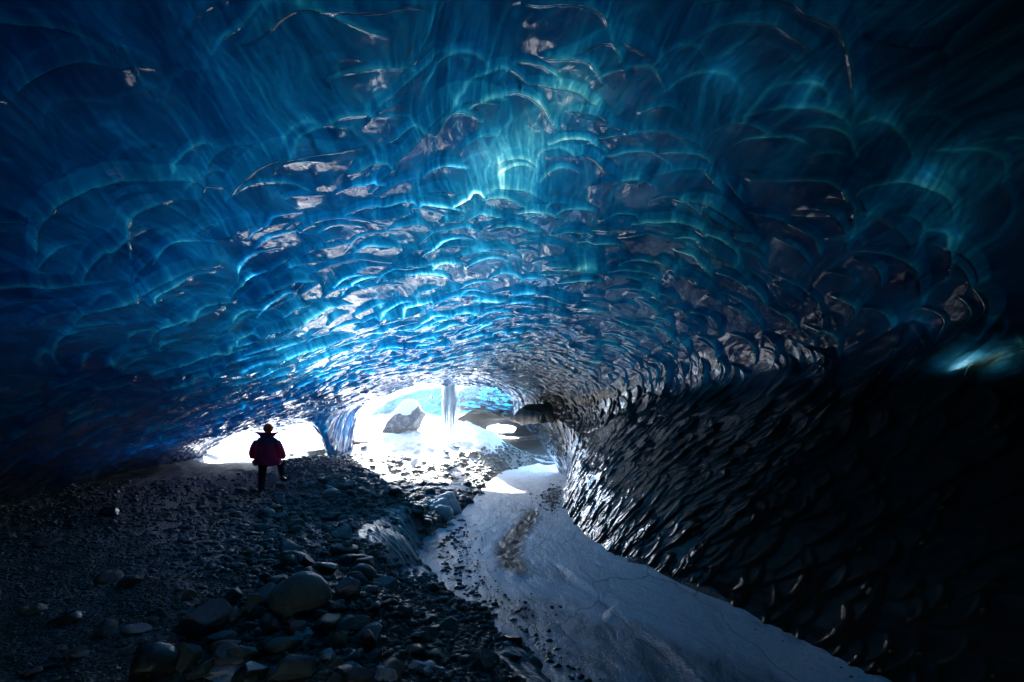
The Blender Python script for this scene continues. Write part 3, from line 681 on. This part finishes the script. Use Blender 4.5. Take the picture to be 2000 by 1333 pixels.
# loose gravel: uncountable
def gravel(name, parts, label, mat):
    V = []; Fs = []; base = 0; r = np.random.default_rng(77)
    shapes = []
    for k in range(8):
        v, f = ICO[1]; v = v*(1+.22*r.normal(size=(len(v), 1)).clip(-1.3, 1.3)); shapes.append(v)
    f = ICO[1][1]
    for x, y, z, s in parts:
        n_ = len(x)
        for k in range(8):
            m = (np.arange(n_) % 8) == k
            if not m.any(): continue
            q = m.sum(); a = r.uniform(0, 6.3, q); sc = s[m][:, None]*r.uniform(.6, 1.2, (q, 3))*np.array([1, 1, .7])
            v = shapes[k][None]*sc[:, None]
            vx = v[..., 0]*np.cos(a)[:, None]-v[..., 1]*np.sin(a)[:, None]; vy = v[..., 0]*np.sin(a)[:, None]+v[..., 1]*np.cos(a)[:, None]
            vv = np.stack([vx+x[m][:, None], vy+y[m][:, None], v[..., 2]+z[m][:, None]], -1)
            V.append(vv.reshape(-1, 3)); Fs.append((f[None]+(np.arange(q)*len(ICO[1][0]))[:, None, None]+base).reshape(-1, 3)); base += q*len(ICO[1][0])
    return tag(link(name, np_mesh(name, np.concatenate(V), np.concatenate(Fs)), mat), label, kind='stuff')
def pts(n_, Y0, Y1, x0, x1, s0, s1, seed, river=False):
    r = np.random.default_rng(seed); Y = np.exp(r.uniform(math.log(Y0), math.log(Y1), n_)); X = (x0+(x1-x0)*r.random(n_)**(.55 if x0 == -.75 else 1.0))*Y
    l, rr = river_lr(Y); k = (X < l-.03)
    X, Y = X[k], Y[k]; s = s0+(s1-s0)*r.random(len(X))**3
    s = s*np.clip(Y/4, .7, 2.5)
    return X, Y, ground_z(X, Y)+s*.2, s
def flank(n_):
    r = np.random.default_rng(55); Y = r.uniform(16.8, 22.5, n_); X = r.uniform(-2.2, 3.0, n_); s = .03+.09*r.random(n_)**2
    return X, Y, ground_z(X, Y)+s*.3, s
gravel('gravel', [pts(16000, 2.4, 13, -1.15, .25, .007, .028, 1), pts(9000, 3, 12, -.75, .1, .012, .05, 2), pts(5000, 12, 19, -.5, -.02, .010, .035, 3), flank(1800)], 'loose dark gravel on the ridge and path', rock_material('gravel_stone', (.115, .155, .15), obj_var=False))
# gravel lying on the river ice and along its right edge
def rpts(n_, fn, s0, s1, seed):
    r = np.random.default_rng(seed); X, Y = fn(r, n_); s = s0+(s1-s0)*r.random(n_)**3
    return X, Y, river_z(Y)+s*.3+.005, s
def redge(r, n_):
    Y = r.uniform(3.6, 4.9, n_); l, rr = river_lr(Y); return rr-.02-np.abs(r.normal(0, .09, n_)), Y
def rfar(r, n_): Y = r.normal(12.6, .9, n_); l, rr = river_lr(Y); return rr-.05-np.abs(r.normal(0, .28, n_)), Y
def lmargin(r, n_):
    Y = r.uniform(3.6, 9.5, n_); l, rr = river_lr(Y); return l-.02+np.abs(r.normal(0, .12, n_)), Y
def lfoot(r, n_):
    Y = r.uniform(5.2, 9.0, n_); l, rr = river_lr(Y); return l+np.abs(r.normal(0, .34, n_)), Y
def sprinkle(r, n_):
    Y = r.uniform(4.5, 12.5, n_); l, rr = river_lr(Y); return l+(rr-l)*r.random(n_)**1.6, Y
gravel('river_gravel', [rpts(500, redge, .012, .05, 1), rpts(350, rfar, .02, .05, 2), rpts(600, lfoot, .008, .03, 3), rpts(420, lmargin, .012, .05, 7), rpts(160, sprinkle, .006, .025, 4)], 'dark gravel scattered along the edges of the frozen stream', M['rock_wet'])

# stones standing out of the snow mound
for i, (x, y, w_, h_, Y, lab) in enumerate([
    (758, 882, 14, 10, 18.6, 'small dark stone in the snow below the snowy boulder'), (812, 886, 10, 8, 18.6, 'tiny stone in the snow right below the boulder'),
    (908, 862, 14, 8, 20.5, 'low stone beside the icicles on the mound'), (948, 868, 16, 12, 19.6, 'grey stone on the right shoulder of the mound'),
    (934, 885, 20, 14, 18.8, 'blue grey stone on the gravel flank of the mound'), (705, 868, 40, 30, 18.9, 'brown half buried rock just right of the ice pillar'),
    (850, 880, 12, 8, 18.8, 'small stone between the icicles and the boulder'), (668, 893, 22, 14, 16.2, 'dark stone under the ice pillar'),
    (625, 880, 50, 26, 17.9, 'snow dusted dark rock at the right end of the left mouth'), (574, 880, 14, 12, 16.2, 'dark knob of rock on the skyline right of the hiker')]):
    stone('rock', x, y, w_, h_, M['rock'] if i != 5 else M['rock_red'], 700+i, .5, lab, sub=3, sink=.4)
# snow-capped boulder on the mound
bx_, by_, bz_ = px(786, 833, 20.4)
bld = link('snowy_boulder', np_mesh('snowy_boulder', stone_shape(4242, .75, 5)[0]*np.array([.95, .85, .84]), ICO[5][1]), None, loc=(bx_, by_, bz_+.12), rot=(0, -.15, .4), scale=1.08)
def dappled():
    m, nt = new_mat('snow_dusted_rock'); n = N(nt)
    co = n('ShaderNodeTexCoord').outputs['Object']
    a = n('ShaderNodeTexNoise', {'Vector': co, 'Scale': 4.5, 'Detail': 7.0, 'Roughness': .75, 'Distortion': 1.0}).outputs[0]
    c = n.mix(n.math('MULTIPLY_ADD', a, 7.0, -3.4, clamp=True), (.025, .035, .05, 1), (.2, .23, .28, 1))
    p = n('ShaderNodeBsdfPrincipled', {'Base Color': c, 'Roughness': .6, 'Normal': n('ShaderNodeBump', {'Height': a, 'Strength': .8, 'Distance': .15}).outputs[0]})
    n('ShaderNodeOutputMaterial', {'Surface': p.outputs[0]}); return m
M['dapple'] = dappled(); bld.data.materials.append(M['dapple'])
tag(bld, 'large snow capped boulder standing on the bright snow mound', 'boulder')
cv, cf = ICO[4]; sv = stone_shape(4242, .75, 4)[0]
capv = sv*np.array([.95, .85, .84]); keep = sstep(.62, .95, ICO[4][0][:, 2]+.25*n3(ICO[4][0], 2.0, 8)); capv = capv*(.97+.09*keep)[:, None]+np.array([0, 0, 1])*(.07*keep)[:, None]
link('snow_cap', np_mesh('snow_cap', capv, cf), M['snow'], parent=bld)

# ice slabs, bubbled ice
def slab(name, pts_, Y, th_, label, mat):
    v = []; 
    P = [Vector(px(a, b, Y+dy)) for a, b, dy in pts_]
    bm = bmesh.new(); lo = [bm.verts.new(p-Vector((0, 0, th_))) for p in P]; hi = [bm.verts.new(p) for p in P]
    bm.faces.new(hi); bm.faces.new(lo[::-1])
    for i in range(len(P)): bm.faces.new([lo[i], lo[(i+1) % len(P)], hi[(i+1) % len(P)], hi[i]])
    bmesh.ops.recalc_face_normals(bm, faces=bm.faces); bmesh.ops.bevel(bm, geom=bm.edges[:], offset=th_*.2, segments=2, affect='EDGES')
    me = bpy.data.meshes.new(name); bm.to_mesh(me); bm.free(); c = sum((Vector(x) for x in P), Vector())/len(P)
    me.transform(Matrix.Translation(-c)); return tag(link(name, me, mat, loc=c), label, 'ice slab')
def clear_ice(name, c, rough=.25, tr=.5, clear=0):
    m, nt = new_mat(name); n = N(nt)
    co = n('ShaderNodeTexCoord').outputs['Object']
    a = n('ShaderNodeTexNoise', {'Vector': co, 'Scale': 9.0, 'Detail': 6.0, 'Roughness': .7}).outputs[0]
    cc = n.mix(a, tuple(x*.55 for x in c)+(1,), c+(1,))
    b = n('ShaderNodeBump', {'Height': a, 'Strength': .5, 'Distance': .03}).outputs[0]
    t = n('ShaderNodeBsdfTranslucent', {'Color': cc, 'Normal': b}); d = n('ShaderNodeBsdfPrincipled', {'Base Color': cc, 'Roughness': rough, 'Normal': b, 'Coat Weight': .6, 'Coat Roughness': .1})
    mx = n('ShaderNodeMixShader', {0: tr, 1: d.outputs[0], 2: t.outputs[0]})
    if clear:
        rf = n('ShaderNodeBsdfTransparent', {'Color': (.70, .81, .90, 1)}); mx = n('ShaderNodeMixShader', {0: clear, 1: mx.outputs[0], 2: rf.outputs[0]})
    n('ShaderNodeOutputMaterial', {'Surface': mx.outputs[0]}); return m
M['icicle'] = clear_ice('icicle_ice', (.80, .88, .93), tr=.6, clear=.2); M['bubble'] = clear_ice('bubbled_ice', (.88, .96, .97), tr=.3)
slab('ice_slab', [(885, 906, 0), (905, 899, 1.0), (940, 903, 1.0), (942, 914, .2), (915, 912, 0)], 16.9, .12, 'flat pale slab of ice lying on cobbles below the icicles', M['snow'])
slab('ice_slab', [(856, 946, 0), (880, 930, .3), (882, 950, .2), (872, 957, 0)], 14.6, .1, 'small white tilted slab of ice in the middle of the cobbles', M['snow'])
slab('ice_slab', [(800, 903, 0), (815, 893, .6), (826, 905, .5), (822, 920, .1), (808, 915, 0)], 16.3, .1, 'pale upright slab of ice left of the flat one', M['snow'])
def lumps(name, L, mat, label, cat):
    """several rounded lumps grown together into one mesh (remeshed)"""
    V = []; Fs = []; b = 0
    for (x, y, z, r_) in L:
        v, f = ICO[3]; V.append(v*r_*(1+.08*n3(v, 2, int(r_*1000)))[:, None]+np.array([x, y, z])); Fs.append(f+b); b += len(v)
    V = np.concatenate(V); c = V.mean(0); me = np_mesh(name, V-c, np.concatenate(Fs)); o = link(name, me, mat, loc=c)
    m_ = o.modifiers.new('remesh', 'REMESH'); m_.mode = 'VOXEL'; m_.voxel_size = .02; m_.use_smooth_shade = True
    s_ = o.modifiers.new('soft', 'SMOOTH'); s_.iterations = 4; s_.factor = .6
    return tag(o, label, cat)
r9 = np.random.default_rng(9); L = []
for k in range(30):
    x = r9.normal(872, 24); y = r9.normal(992, 8); X, Y, Z = on_ground(x, y+6); L.append((X, Y, Z+.05+.12*math.exp(-((x-868)/16)**2), r9.uniform(.07, .17)))
lumps('bubbled_ice', L, M['bubble'], 'pale turquoise lump of bubbled ice among the cobbles by the stream', 'ice lump')
X, Y, Z = on_ground(900, 1034); lumps('ice_glazed_rock', [(X, Y, Z+.07, .15), (X+.10, Y+.05, Z+.04, .10), (X-.09, Y, Z+.03, .10)], M['dapple'], 'round ice glazed rock in front of the bubbled ice', 'rock')

# snow patches between the bottom stones
for x, y, w_, h_, lab in [(640, 1285, 30, 26, 'bright snow patch right of the bottom boulder'), (688, 1306, 36, 30, 'branching snow patch between the bottom stones'), (755, 1320, 40, 26, 'snow patch at the bottom edge under the greenish stone'),
                          (840, 1306, 52, 40, 'largest snow patch near the lower end of the rubble'), (446, 1318, 60, 26, 'icy bluish snow patch left of the bottom boulder'), (492, 1238, 26, 18, 'small snow patch beside the reddish round stone'), (590, 1246, 30, 14, 'thin snow patch under the brown oblong stone')]:
    X, Y, Z = on_ground(x, y); v, f = ICO[4]
    rr = w_/2/F*Y; v = v*(1+.45*n3(v, 1.7, int(x))+.22*n3(v, 5, int(y)))[:, None]*np.array([rr, rr*1.2, .035])
    v[:, 2] = np.maximum(v[:, 2], -.02); gzz = ground_z(v[:, 0]+X, v[:, 1]+Y)-Z; v[:, 2] += gzz+.004
    tag(link('snow_patch', np_mesh('snow_patch', v, f), M['dirty_snow'], loc=(X, Y, Z)), lab, 'snow patch')

# frozen banks: glazed striped ice skin on the steep side of the ridge
def bank_material():
    m, nt = new_mat('glazed_bank_ice'); n = N(nt)
    uv = n('ShaderNodeUVMap', uv_map='flow').outputs[0]
    a = n('ShaderNodeTexNoise', {'Vector': n('ShaderNodeMapping', {'Vector': uv, 'Scale': (1.4, 9.0, 1)}).outputs[0], 'Scale': 2.0, 'Detail': 7.0, 'Roughness': .6, 'Distortion': .7}).outputs[0]
    c = n.ramp(a, [(.3, (.05, .045, .04, 1)), (.44, (.20, .18, .15, 1)), (.54, (.45, .46, .46, 1)), (.66, (.8, .84, .88, 1))])
    p = n('ShaderNodeBsdfPrincipled', {'Base Color': c, 'Roughness': .2, 'Normal': n('ShaderNodeBump', {'Height': a, 'Strength': .9, 'Distance': .08}).outputs[0]})
    n('ShaderNodeOutputMaterial', {'Surface': p.outputs[0]}); return m
M['bank'] = bank_material()
def bank(Y0, Y1, back, label, seed):
    y = np.linspace(Y0, Y1, 160); v = np.linspace(0, 1, 120); l, r_ = river_lr(y)
    e = np.sin(np.linspace(0, math.pi, 160))**.5
    BX_ = l[:, None]-back*e[:, None]*(1+.15*vnoise(y*3, y*0, seed))[:, None]*(1-v[None])+.06*v[None]; BYY = np.repeat(y[:, None], 120, 1)-.35*(1-v[None])
    BZ_ = ground_z(BX_, BYY, False)+.07*np.sin(v[None]*math.pi)**.6*e[:, None]+.05*fbm(BYY*3+BX_*6, BX_*1.5-BYY*.5, seed, 4)*e[:, None]-.02
    BZ_[0] -= .1; BZ_[-1] -= .1; BZ_[:, 0] -= .1; BZ_[:, -1] -= .05
    V = np.stack([BX_, BYY, BZ_], -1).reshape(-1, 3); c = V.mean(0)
    uv_ = np.stack([V[:, 0]+V[:, 1]*.25, V[:, 1]*1.0+V[:, 0]*.6], -1)
    tag(link('frozen_bank', np_mesh('frozen_bank', V-c, grid_faces(160, 120), uv=uv_), M['bank'], loc=c), label, 'frozen bank')
bank(6.0, 9.6, 1.5, 'striped glazed ice bank on the steep side of the ridge', 501)
bank(3.4, 4.9, .5, 'brown streaked ice bank at the bottom beside the stream', 507)

# ------------------------------------------------------------------ icicles
def icicle_mesh(L_, r0, seed, ripple=.12, segs=60, n_=14, taper=1.0, flat=1.0):
    r = np.random.default_rng(seed); t = np.linspace(0, 1, segs); a = np.linspace(0, 2*math.pi, n_, endpoint=False)
    rad = r0*(1-t**taper*.97)*(1+ripple*vnoise(t*14+seed, t*0, seed)+ripple*.6*vnoise(t*35+seed, t*0, seed+1))
    cx = .25*r0*vnoise(t*3+seed, t*0, seed+2); 
    V = np.stack([cx[:, None]+rad[:, None]*np.cos(a)*(1+.15*vnoise(a*2, a*0+seed, seed)), rad[:, None]*np.sin(a)*flat, -t[:, None]*L_+0*a], -1).reshape(-1, 3)
    i = np.arange(segs-1)[:, None]*n_+np.arange(n_)[None]; j = np.arange(segs-1)[:, None]*n_+(np.arange(n_)+1)[None] % n_
    return np_mesh('icicle', V, np.stack([i, i+n_, j+n_, j], -1).reshape(-1, 4))
def empty(name, loc, label, cat, group=None):
    o = bpy.data.objects.new(name, None); col.objects.link(o); o.location = loc; o.empty_display_size = .2; return tag(o, label, cat, group)
def cluster(name, cx_, top, bottoms, Y, label, body=None):
    root = empty(name, px(cx_, top, Y), label, 'icicles')
    k = F/Y
    for i, (dx, y0, y1, w_) in enumerate(bottoms):
        link('icicle', icicle_mesh((y1-y0)/k, w_/2/k, 20+i*7+int(cx_)), M['icicle'], root, loc=((dx)/k, .12*math.sin(i*2.4), -(y0-top)/k))
    if body:
        w_, y1 = body
        link('ice_curtain', icicle_mesh((y1-top)/k, w_/2/k, 5+int(cx_), ripple=.10, n_=40, taper=3.5, flat=.7), M['icicle'], root, loc=(0, 0, .05))
    return root
r10 = np.random.default_rng(10)
cluster('icicle_cluster', 878, 740, [(-11, 760, 888, 8), (-9, 750, 868, 8), (-4, 745, 842, 9), (0, 745, 850, 8), (4, 745, 858, 8), (8, 750, 872, 8), (11, 760, 846, 7), (-13, 780, 852, 5), (13, 775, 832, 5), (2, 790, 866, 5), (-7, 790, 880, 4), (6, 800, 862, 4), (9, 790, 838, 4)], 18.45,
        'tall cluster of icicles hanging in the middle of the main mouth', body=(27, 846))
cluster('icicle_cluster', 638, 732, [(-7, 734, 778, 5), (-3, 734, 792, 5), (1, 734, 800, 5), (5, 734, 786, 5), (8, 736, 776, 4)], 13.4, 'icicle cluster hanging from the roof left of the main mouth')
cluster('icicle_cluster', 657, 764, [(-4, 764, 792, 4), (0, 764, 803, 4), (4, 764, 796, 4)], 13.8, 'shorter icicles hanging just above the ice pillar')

# beige broken block sticking out of the right wall
def stripe_mat():
    m, nt = new_mat('striped_sediment_ice'); n = N(nt)
    co = n('ShaderNodeTexCoord').outputs['Object']
    a = n('ShaderNodeTexNoise', {'Vector': n('ShaderNodeMapping', {'Vector': co, 'Rotation': (0, R(25), 0), 'Scale': (10, 2, .9)}).outputs[0], 'Scale': 1.3, 'Detail': 5.0, 'Roughness': .6}).outputs[0]
    c = n.ramp(a, [(.35, (.05, .045, .04, 1)), (.5, (.62, .56, .48, 1)), (.7, (.88, .83, .76, 1))])
    p = n('ShaderNodeBsdfPrincipled', {'Base Color': c, 'Roughness': .45, 'Normal': n('ShaderNodeBump', {'Height': a, 'Strength': .8, 'Distance': .05}).outputs[0]})
    n('ShaderNodeOutputMaterial', {'Surface': p.outputs[0]}); return m
M['stripe'] = stripe_mat()
def prism(name, poly, Y0, Y1, mat, parent, origin, shift=(0, 0)):
    bm = bmesh.new(); o_ = Vector(origin)
    a = [bm.verts.new(Vector(px(x, y, Y0))-o_) for x, y in poly]; b = [bm.verts.new(Vector(px(x+shift[0], y+shift[1], Y0))+Vector((0, Y1-Y0, 0))-o_) for x, y in poly]
    bm.faces.new(a); bm.faces.new(b[::-1])
    for i in range(len(poly)): bm.faces.new([a[i], b[i], b[(i+1) % len(poly)], a[(i+1) % len(poly)]])
    bmesh.ops.recalc_face_normals(bm, faces=bm.faces)
    bmesh.ops.subdivide_edges(bm, edges=bm.edges[:], cuts=8, use_grid_fill=True)
    bmesh.ops.triangulate(bm, faces=bm.faces[:]); 
    for v in bm.verts:
        c = v.co; q = np.array([[c.x, c.y, c.z]]); v.co += Vector((.03*float(n3(q*1.0, 6, 3)[0]), .05*float(n3(q, 5, 4)[0]), .04*float(n3(q, 7, 5)[0])))
    me = bpy.data.meshes.new(name); bm.to_mesh(me); bm.free()
    me.polygons.foreach_set('use_smooth', [True]*len(me.polygons)); return link(name, me, mat, parent)
ro = empty('sediment_block', px(1045, 810, 15.2), 'broken beige striped block of dirty ice jutting from the right wall', 'ice block')
prism('striped_face', [(996, 821), (1018, 798), (1058, 806), (1052, 826), (1020, 829)], 15.2, 15.8, M['stripe'], ro, ro.location)
prism('dark_top', [(1018, 798), (1030, 791), (1066, 788), (1090, 797), (1094, 812), (1084, 824), (1054, 827), (1059, 807)], 15.25, 16.0, M['rock_wet'], ro, ro.location)

# ------------------------------------------------------------------ the hiker
def fabric(name, c, c2=None, zsplit=None, rough=.7, thin=0):
    m, nt = new_mat(name); n = N(nt)
    co = n('ShaderNodeTexCoord').outputs['Object']
    a = n('ShaderNodeTexNoise', {'Vector': co, 'Scale': 9.0, 'Detail': 3.0}).outputs[0]
    cc = n.mix(n.math('MULTIPLY', a, .35), c+(1,), tuple(x*.6 for x in c)+(1,))
    if c2:
        z = n('ShaderNodeSeparateXYZ', {0: co}).outputs[2]
        cc = n.mix(n.math('GREATER_THAN', z, zsplit), cc, c2+(1,))
    p = n('ShaderNodeBsdfPrincipled', {'Base Color': cc, 'Roughness': rough, 'Sheen Weight': .6, 'Sheen Tint': c+(1,), 'Normal': n('ShaderNodeBump', {'Height': a, 'Strength': .5, 'Distance': .04}).outputs[0]})
    if thin: p = n('ShaderNodeMixShader', {0: thin, 1: p.outputs[0], 2: n('ShaderNodeBsdfTranslucent', {'Color': cc}).outputs[0]})
    n('ShaderNodeOutputMaterial', {'Surface': p.outputs[0]}); return m
def skin(name, verts, edges, radii, mat, parent=None, loc=None, sub=2, root=0):
    me = bpy.data.meshes.new(name); me.from_pydata(verts, edges, []); o = link(name, me, mat, parent, loc)
    s_ = o.modifiers.new('skin', 'SKIN'); s_.use_smooth_shade = True
    for i, r_ in enumerate(radii):
        sv_ = me.skin_vertices[0].data[i]; sv_.radius = r_ if hasattr(r_, '__len__') else (r_, r_)
        sv_.use_root = (i == root)
    d = o.modifiers.new('sub', 'SUBSURF'); d.levels = sub; d.render_levels = sub
    return o
hx, hy, hz_ = on_ground(512, 968)
hx += .13
body_v = [(0, 0, .92), (0, 0, 1.08), (0, .0, 1.26), (0, .0, 1.42), (0, .02, 1.52), (0, .03, 1.60), (0, .035, 1.68),
          (-.10, 0, .88), (-.13, .03, .50), (-.15, -.03, .10), (-.16, .12, .04),
          (.11, .02, .88), (.19, .32, .80), (.22, .30, .42), (.23, .44, .37),
          (-.19, 0, 1.40), (-.30, -.03, 1.14), (-.36, .05, .90), (.19, 0, 1.40), (.30, -.03, 1.14), (.36, .07, .92)]
body_e = [(0, 1), (1, 2), (2, 3), (3, 4), (4, 5), (5, 6), (0, 7), (7, 8), (8, 9), (9, 10), (0, 11), (11, 12), (12, 13), (13, 14), (3, 15), (15, 16), (16, 17), (3, 18), (18, 19), (19, 20)]
body_r = [(.15, .11), (.13, .10), (.15, .11), (.13, .09), .055, (.075, .09), (.075, .09), .09, .06, .045, .04, .09, .06, .045, .04, .055, .042, .03, .055, .042, .03]
body = skin('person', body_v, body_e, body_r, fabric('skin_tone', (.45, .30, .23), rough=.5), loc=(hx, hy, hz_))
tag(body, 'person in a red jacket and dark trousers seen from behind, stepping uphill on the ridge', 'person')
M['jacket'] = fabric('red_jacket_cloth', (1, .10, .26), (.12, .14, .26), 1.31, thin=.5)
ang = np.linspace(0, 2*math.pi, 65)[:-1]; prof_ = [(.16, .12, .80, 0), (.30, .215, .745, .02), (.315, .225, .76, .02), (.325, .23, .86, .015), (.31, .22, .98, .01), (.285, .205, 1.10, 0), (.275, .195, 1.22, 0), (.275, .185, 1.32, 0), (.245, .165, 1.40, 0), (.17, .13, 1.455, 0), (.11, .105, 1.49, 0)]
jr_ = []
for k, (rx_, ry_, z0_, dx_) in enumerate(prof_):
    fold = 1+.035*np.sin(ang*5+k*1.3)*(k > 0)*(k < 8)+.02*np.sin(ang*11-k)
    jr_.append(np.stack([dx_+np.cos(ang)*rx_*fold, np.sin(ang)*ry_*fold, z0_+.02*np.sin(ang*3+k)+0*ang+0], -1))
JV = np.array(jr_).reshape(-1, 3); i_ = np.arange(len(prof_)-1)[:, None]*64+np.arange(64)[None]; j_ = np.arange(len(prof_)-1)[:, None]*64+(np.arange(64)+1)[None] % 64
jk = link('jacket', np_mesh('jacket', JV, np.stack([i_, j_, j_+64, i_+64], -1).reshape(-1, 4)), M['jacket'], body)
d_ = jk.modifiers.new('sub', 'SUBSURF'); d_.levels = 1; d_.render_levels = 1
for sx in (-1, 1):
    skin('sleeve', [(sx*.20, 0, 1.37), (sx*.27, -.01, 1.28), (sx*.345, -.04, 1.13), (sx*.375, .0, 1.02), (sx*.385, .05, .90)], [(0, 1), (1, 2), (2, 3), (3, 4)], [.10, .105, .10, .09, .07], M['jacket'], jk)
tv = [(0, 0, .90), (-.11, 0, .82), (-.135, .03, .50), (-.15, -.02, .12), (.14, .10, .88), (.19, .30, .80), (.22, .31, .44)]
skin('trousers', tv, [(0, 1), (1, 2), (2, 3), (0, 4), (4, 5), (5, 6)], [(.17, .14), .125, .095, .085, .125, .10, .085], fabric('dark_trouser_cloth', (.02, .025, .05)), body)
bm_ = fabric('boot_leather', (.015, .015, .018), rough=.5)
skin('boot', [(-.15, -.05, .16), (-.15, -.04, .06), (-.16, .08, .05), (-.165, .17, .04)], [(0, 1), (1, 2), (2, 3)], [.075, .065, .058, .045], bm_, body)
skin('boot', [(.22, .28, .46), (.22, .29, .38), (.235, .40, .36), (.245, .49, .35)], [(0, 1), (1, 2), (2, 3)], [.075, .065, .058, .045], bm_, body)
# stand-up hood collar, flared wide at the sides
ang = np.linspace(0, 2*math.pi, 49)[:-1]; rows_ = []
for k, (rx_, ry_, z0_) in enumerate([(.13, .12, 1.38), (.16, .13, 1.46), (.20, .135, 1.53), (.27, .13, 1.59), (.275, .135, 1.60), (.19, .11, 1.58), (.12, .10, 1.52)]):
    wing = np.abs(np.cos(ang))**3
    rows_.append(np.stack([np.cos(ang)*rx_*(1+.18*wing*(k in (3, 4))), np.sin(ang)*ry_-.01, z0_-.05*(1-wing)*(k in (2, 3, 4))+0*ang], -1))
CV = np.array(rows_).reshape(-1, 3); nn_ = 48; i_ = np.arange(6)[:, None]*nn_+np.arange(nn_)[None]; j_ = np.arange(6)[:, None]*nn_+(np.arange(nn_)+1)[None] % nn_
link('hood_collar', np_mesh('hood_collar', CV, np.stack([i_, j_, j_+nn_, i_+nn_], -1).reshape(-1, 4)), fabric('hood_cloth', (.85, .07, .16), thin=.5), body)
v, f = ICO[4]; hv = v*np.array([.108, .122, .13]); hv[:, 2] = np.where(hv[:, 2] < -.05, -.05+(hv[:, 2]+.05)*.6, hv[:, 2]); hv += np.array([0, .035, 1.665])
cap = link('knit_cap', np_mesh('knit_cap', hv, f), fabric('cap_wool', (.95, .2, .08), thin=.4), body)
for sx in (-1, 1):
    gx, gy, gz0 = sx*.385, (.06 if sx < 0 else .08), .90
    gv = [(gx, gy, gz0), (gx, gy+.01, gz0-.07)]; ge = [(0, 1)]; gr_ = [.036, .042]
    for q, (off_, ln) in enumerate([(-.03, .062), (-.01, .075), (.012, .07), (.032, .055)]):
        b0 = len(gv); gv += [(gx, gy+off_+.01, gz0-.10), (gx-sx*.008, gy+off_+.014, gz0-.10-ln*.5), (gx-sx*.022, gy+off_+.018, gz0-.10-ln)]; ge += [(1, b0), (b0, b0+1), (b0+1, b0+2)]; gr_ += [.014, .012, .010]
    b0 = len(gv); gv += [(gx-sx*.02, gy+.05, gz0-.05), (gx-sx*.03, gy+.075, gz0-.085)]; ge += [(1, b0), (b0, b0+1)]; gr_ += [.014, .011]
    skin('glove', gv, ge, gr_, bm_, body, root=1, sub=1)
# stone carrying the leading foot
X_, Y_ = hx+.24, hy+.40; zt_ = hz_+.33
v, f = stone_shape(888, .5, 4); zb_ = gz(X_, Y_); hh_ = max(.12, (zt_-zb_))
tag(link('rock', np_mesh('rock', v*np.array([.26, .24, hh_*.55]), f), M['rock'], loc=(X_, Y_, zt_-hh_*.54)), 'rock under the raised boot of the hiker', 'rock')
#OBJ_END

# ------------------------------------------------------------------ camera, light, world
cam = bpy.data.cameras.new('camera'); co_ = bpy.data.objects.new('camera', cam); col.objects.link(co_)
cam.sensor_width = 36; cam.lens = F/2000*36; cam.shift_y = (CY-666.5)/2000; cam.clip_start = .05; cam.clip_end = 2000
co_.rotation_euler = (R(90), 0, 0); scene.camera = co_

SUN_EL, SUN_AZ = R(38), R(-12)      # azimuth from +Y, negative = left
sun = bpy.data.lights.new('sun', 'SUN'); sun.energy = 3.5; sun.angle = R(3.0); sun.color = (1, .97, .93)
so = bpy.data.objects.new('sun', sun); col.objects.link(so)
dirv = Vector((math.sin(SUN_AZ)*math.cos(SUN_EL), math.cos(SUN_AZ)*math.cos(SUN_EL), math.sin(SUN_EL)))
so.rotation_euler = dirv.to_track_quat('Z', 'Y').to_euler(); so.location = dirv*60
w = bpy.data.worlds.new('World'); scene.world = w; w.use_nodes = True
nt = w.node_tree; nt.nodes.clear(); n = N(nt)
sky = n('ShaderNodeTexSky', sky_type='NISHITA', sun_disc=False, sun_elevation=SUN_EL, sun_rotation=SUN_AZ)
bg = n('ShaderNodeBackground', {'Color': sky.outputs[0], 'Strength': .15})
n('ShaderNodeOutputWorld', {'Surface': bg.outputs[0]})
scene.view_settings.view_transform = 'Standard'; scene.view_settings.look = 'None'
scene.view_settings.exposure = 3.6; scene.view_settings.gamma = 1
scene.cycles.use_denoising = True
scene.cycles.caustics_reflective = False; scene.cycles.caustics_refractive = False
scene.cycles.max_bounces = 6; scene.cycles.diffuse_bounces = 4; scene.cycles.glossy_bounces = 3
scene.cycles.sample_clamp_indirect = 6
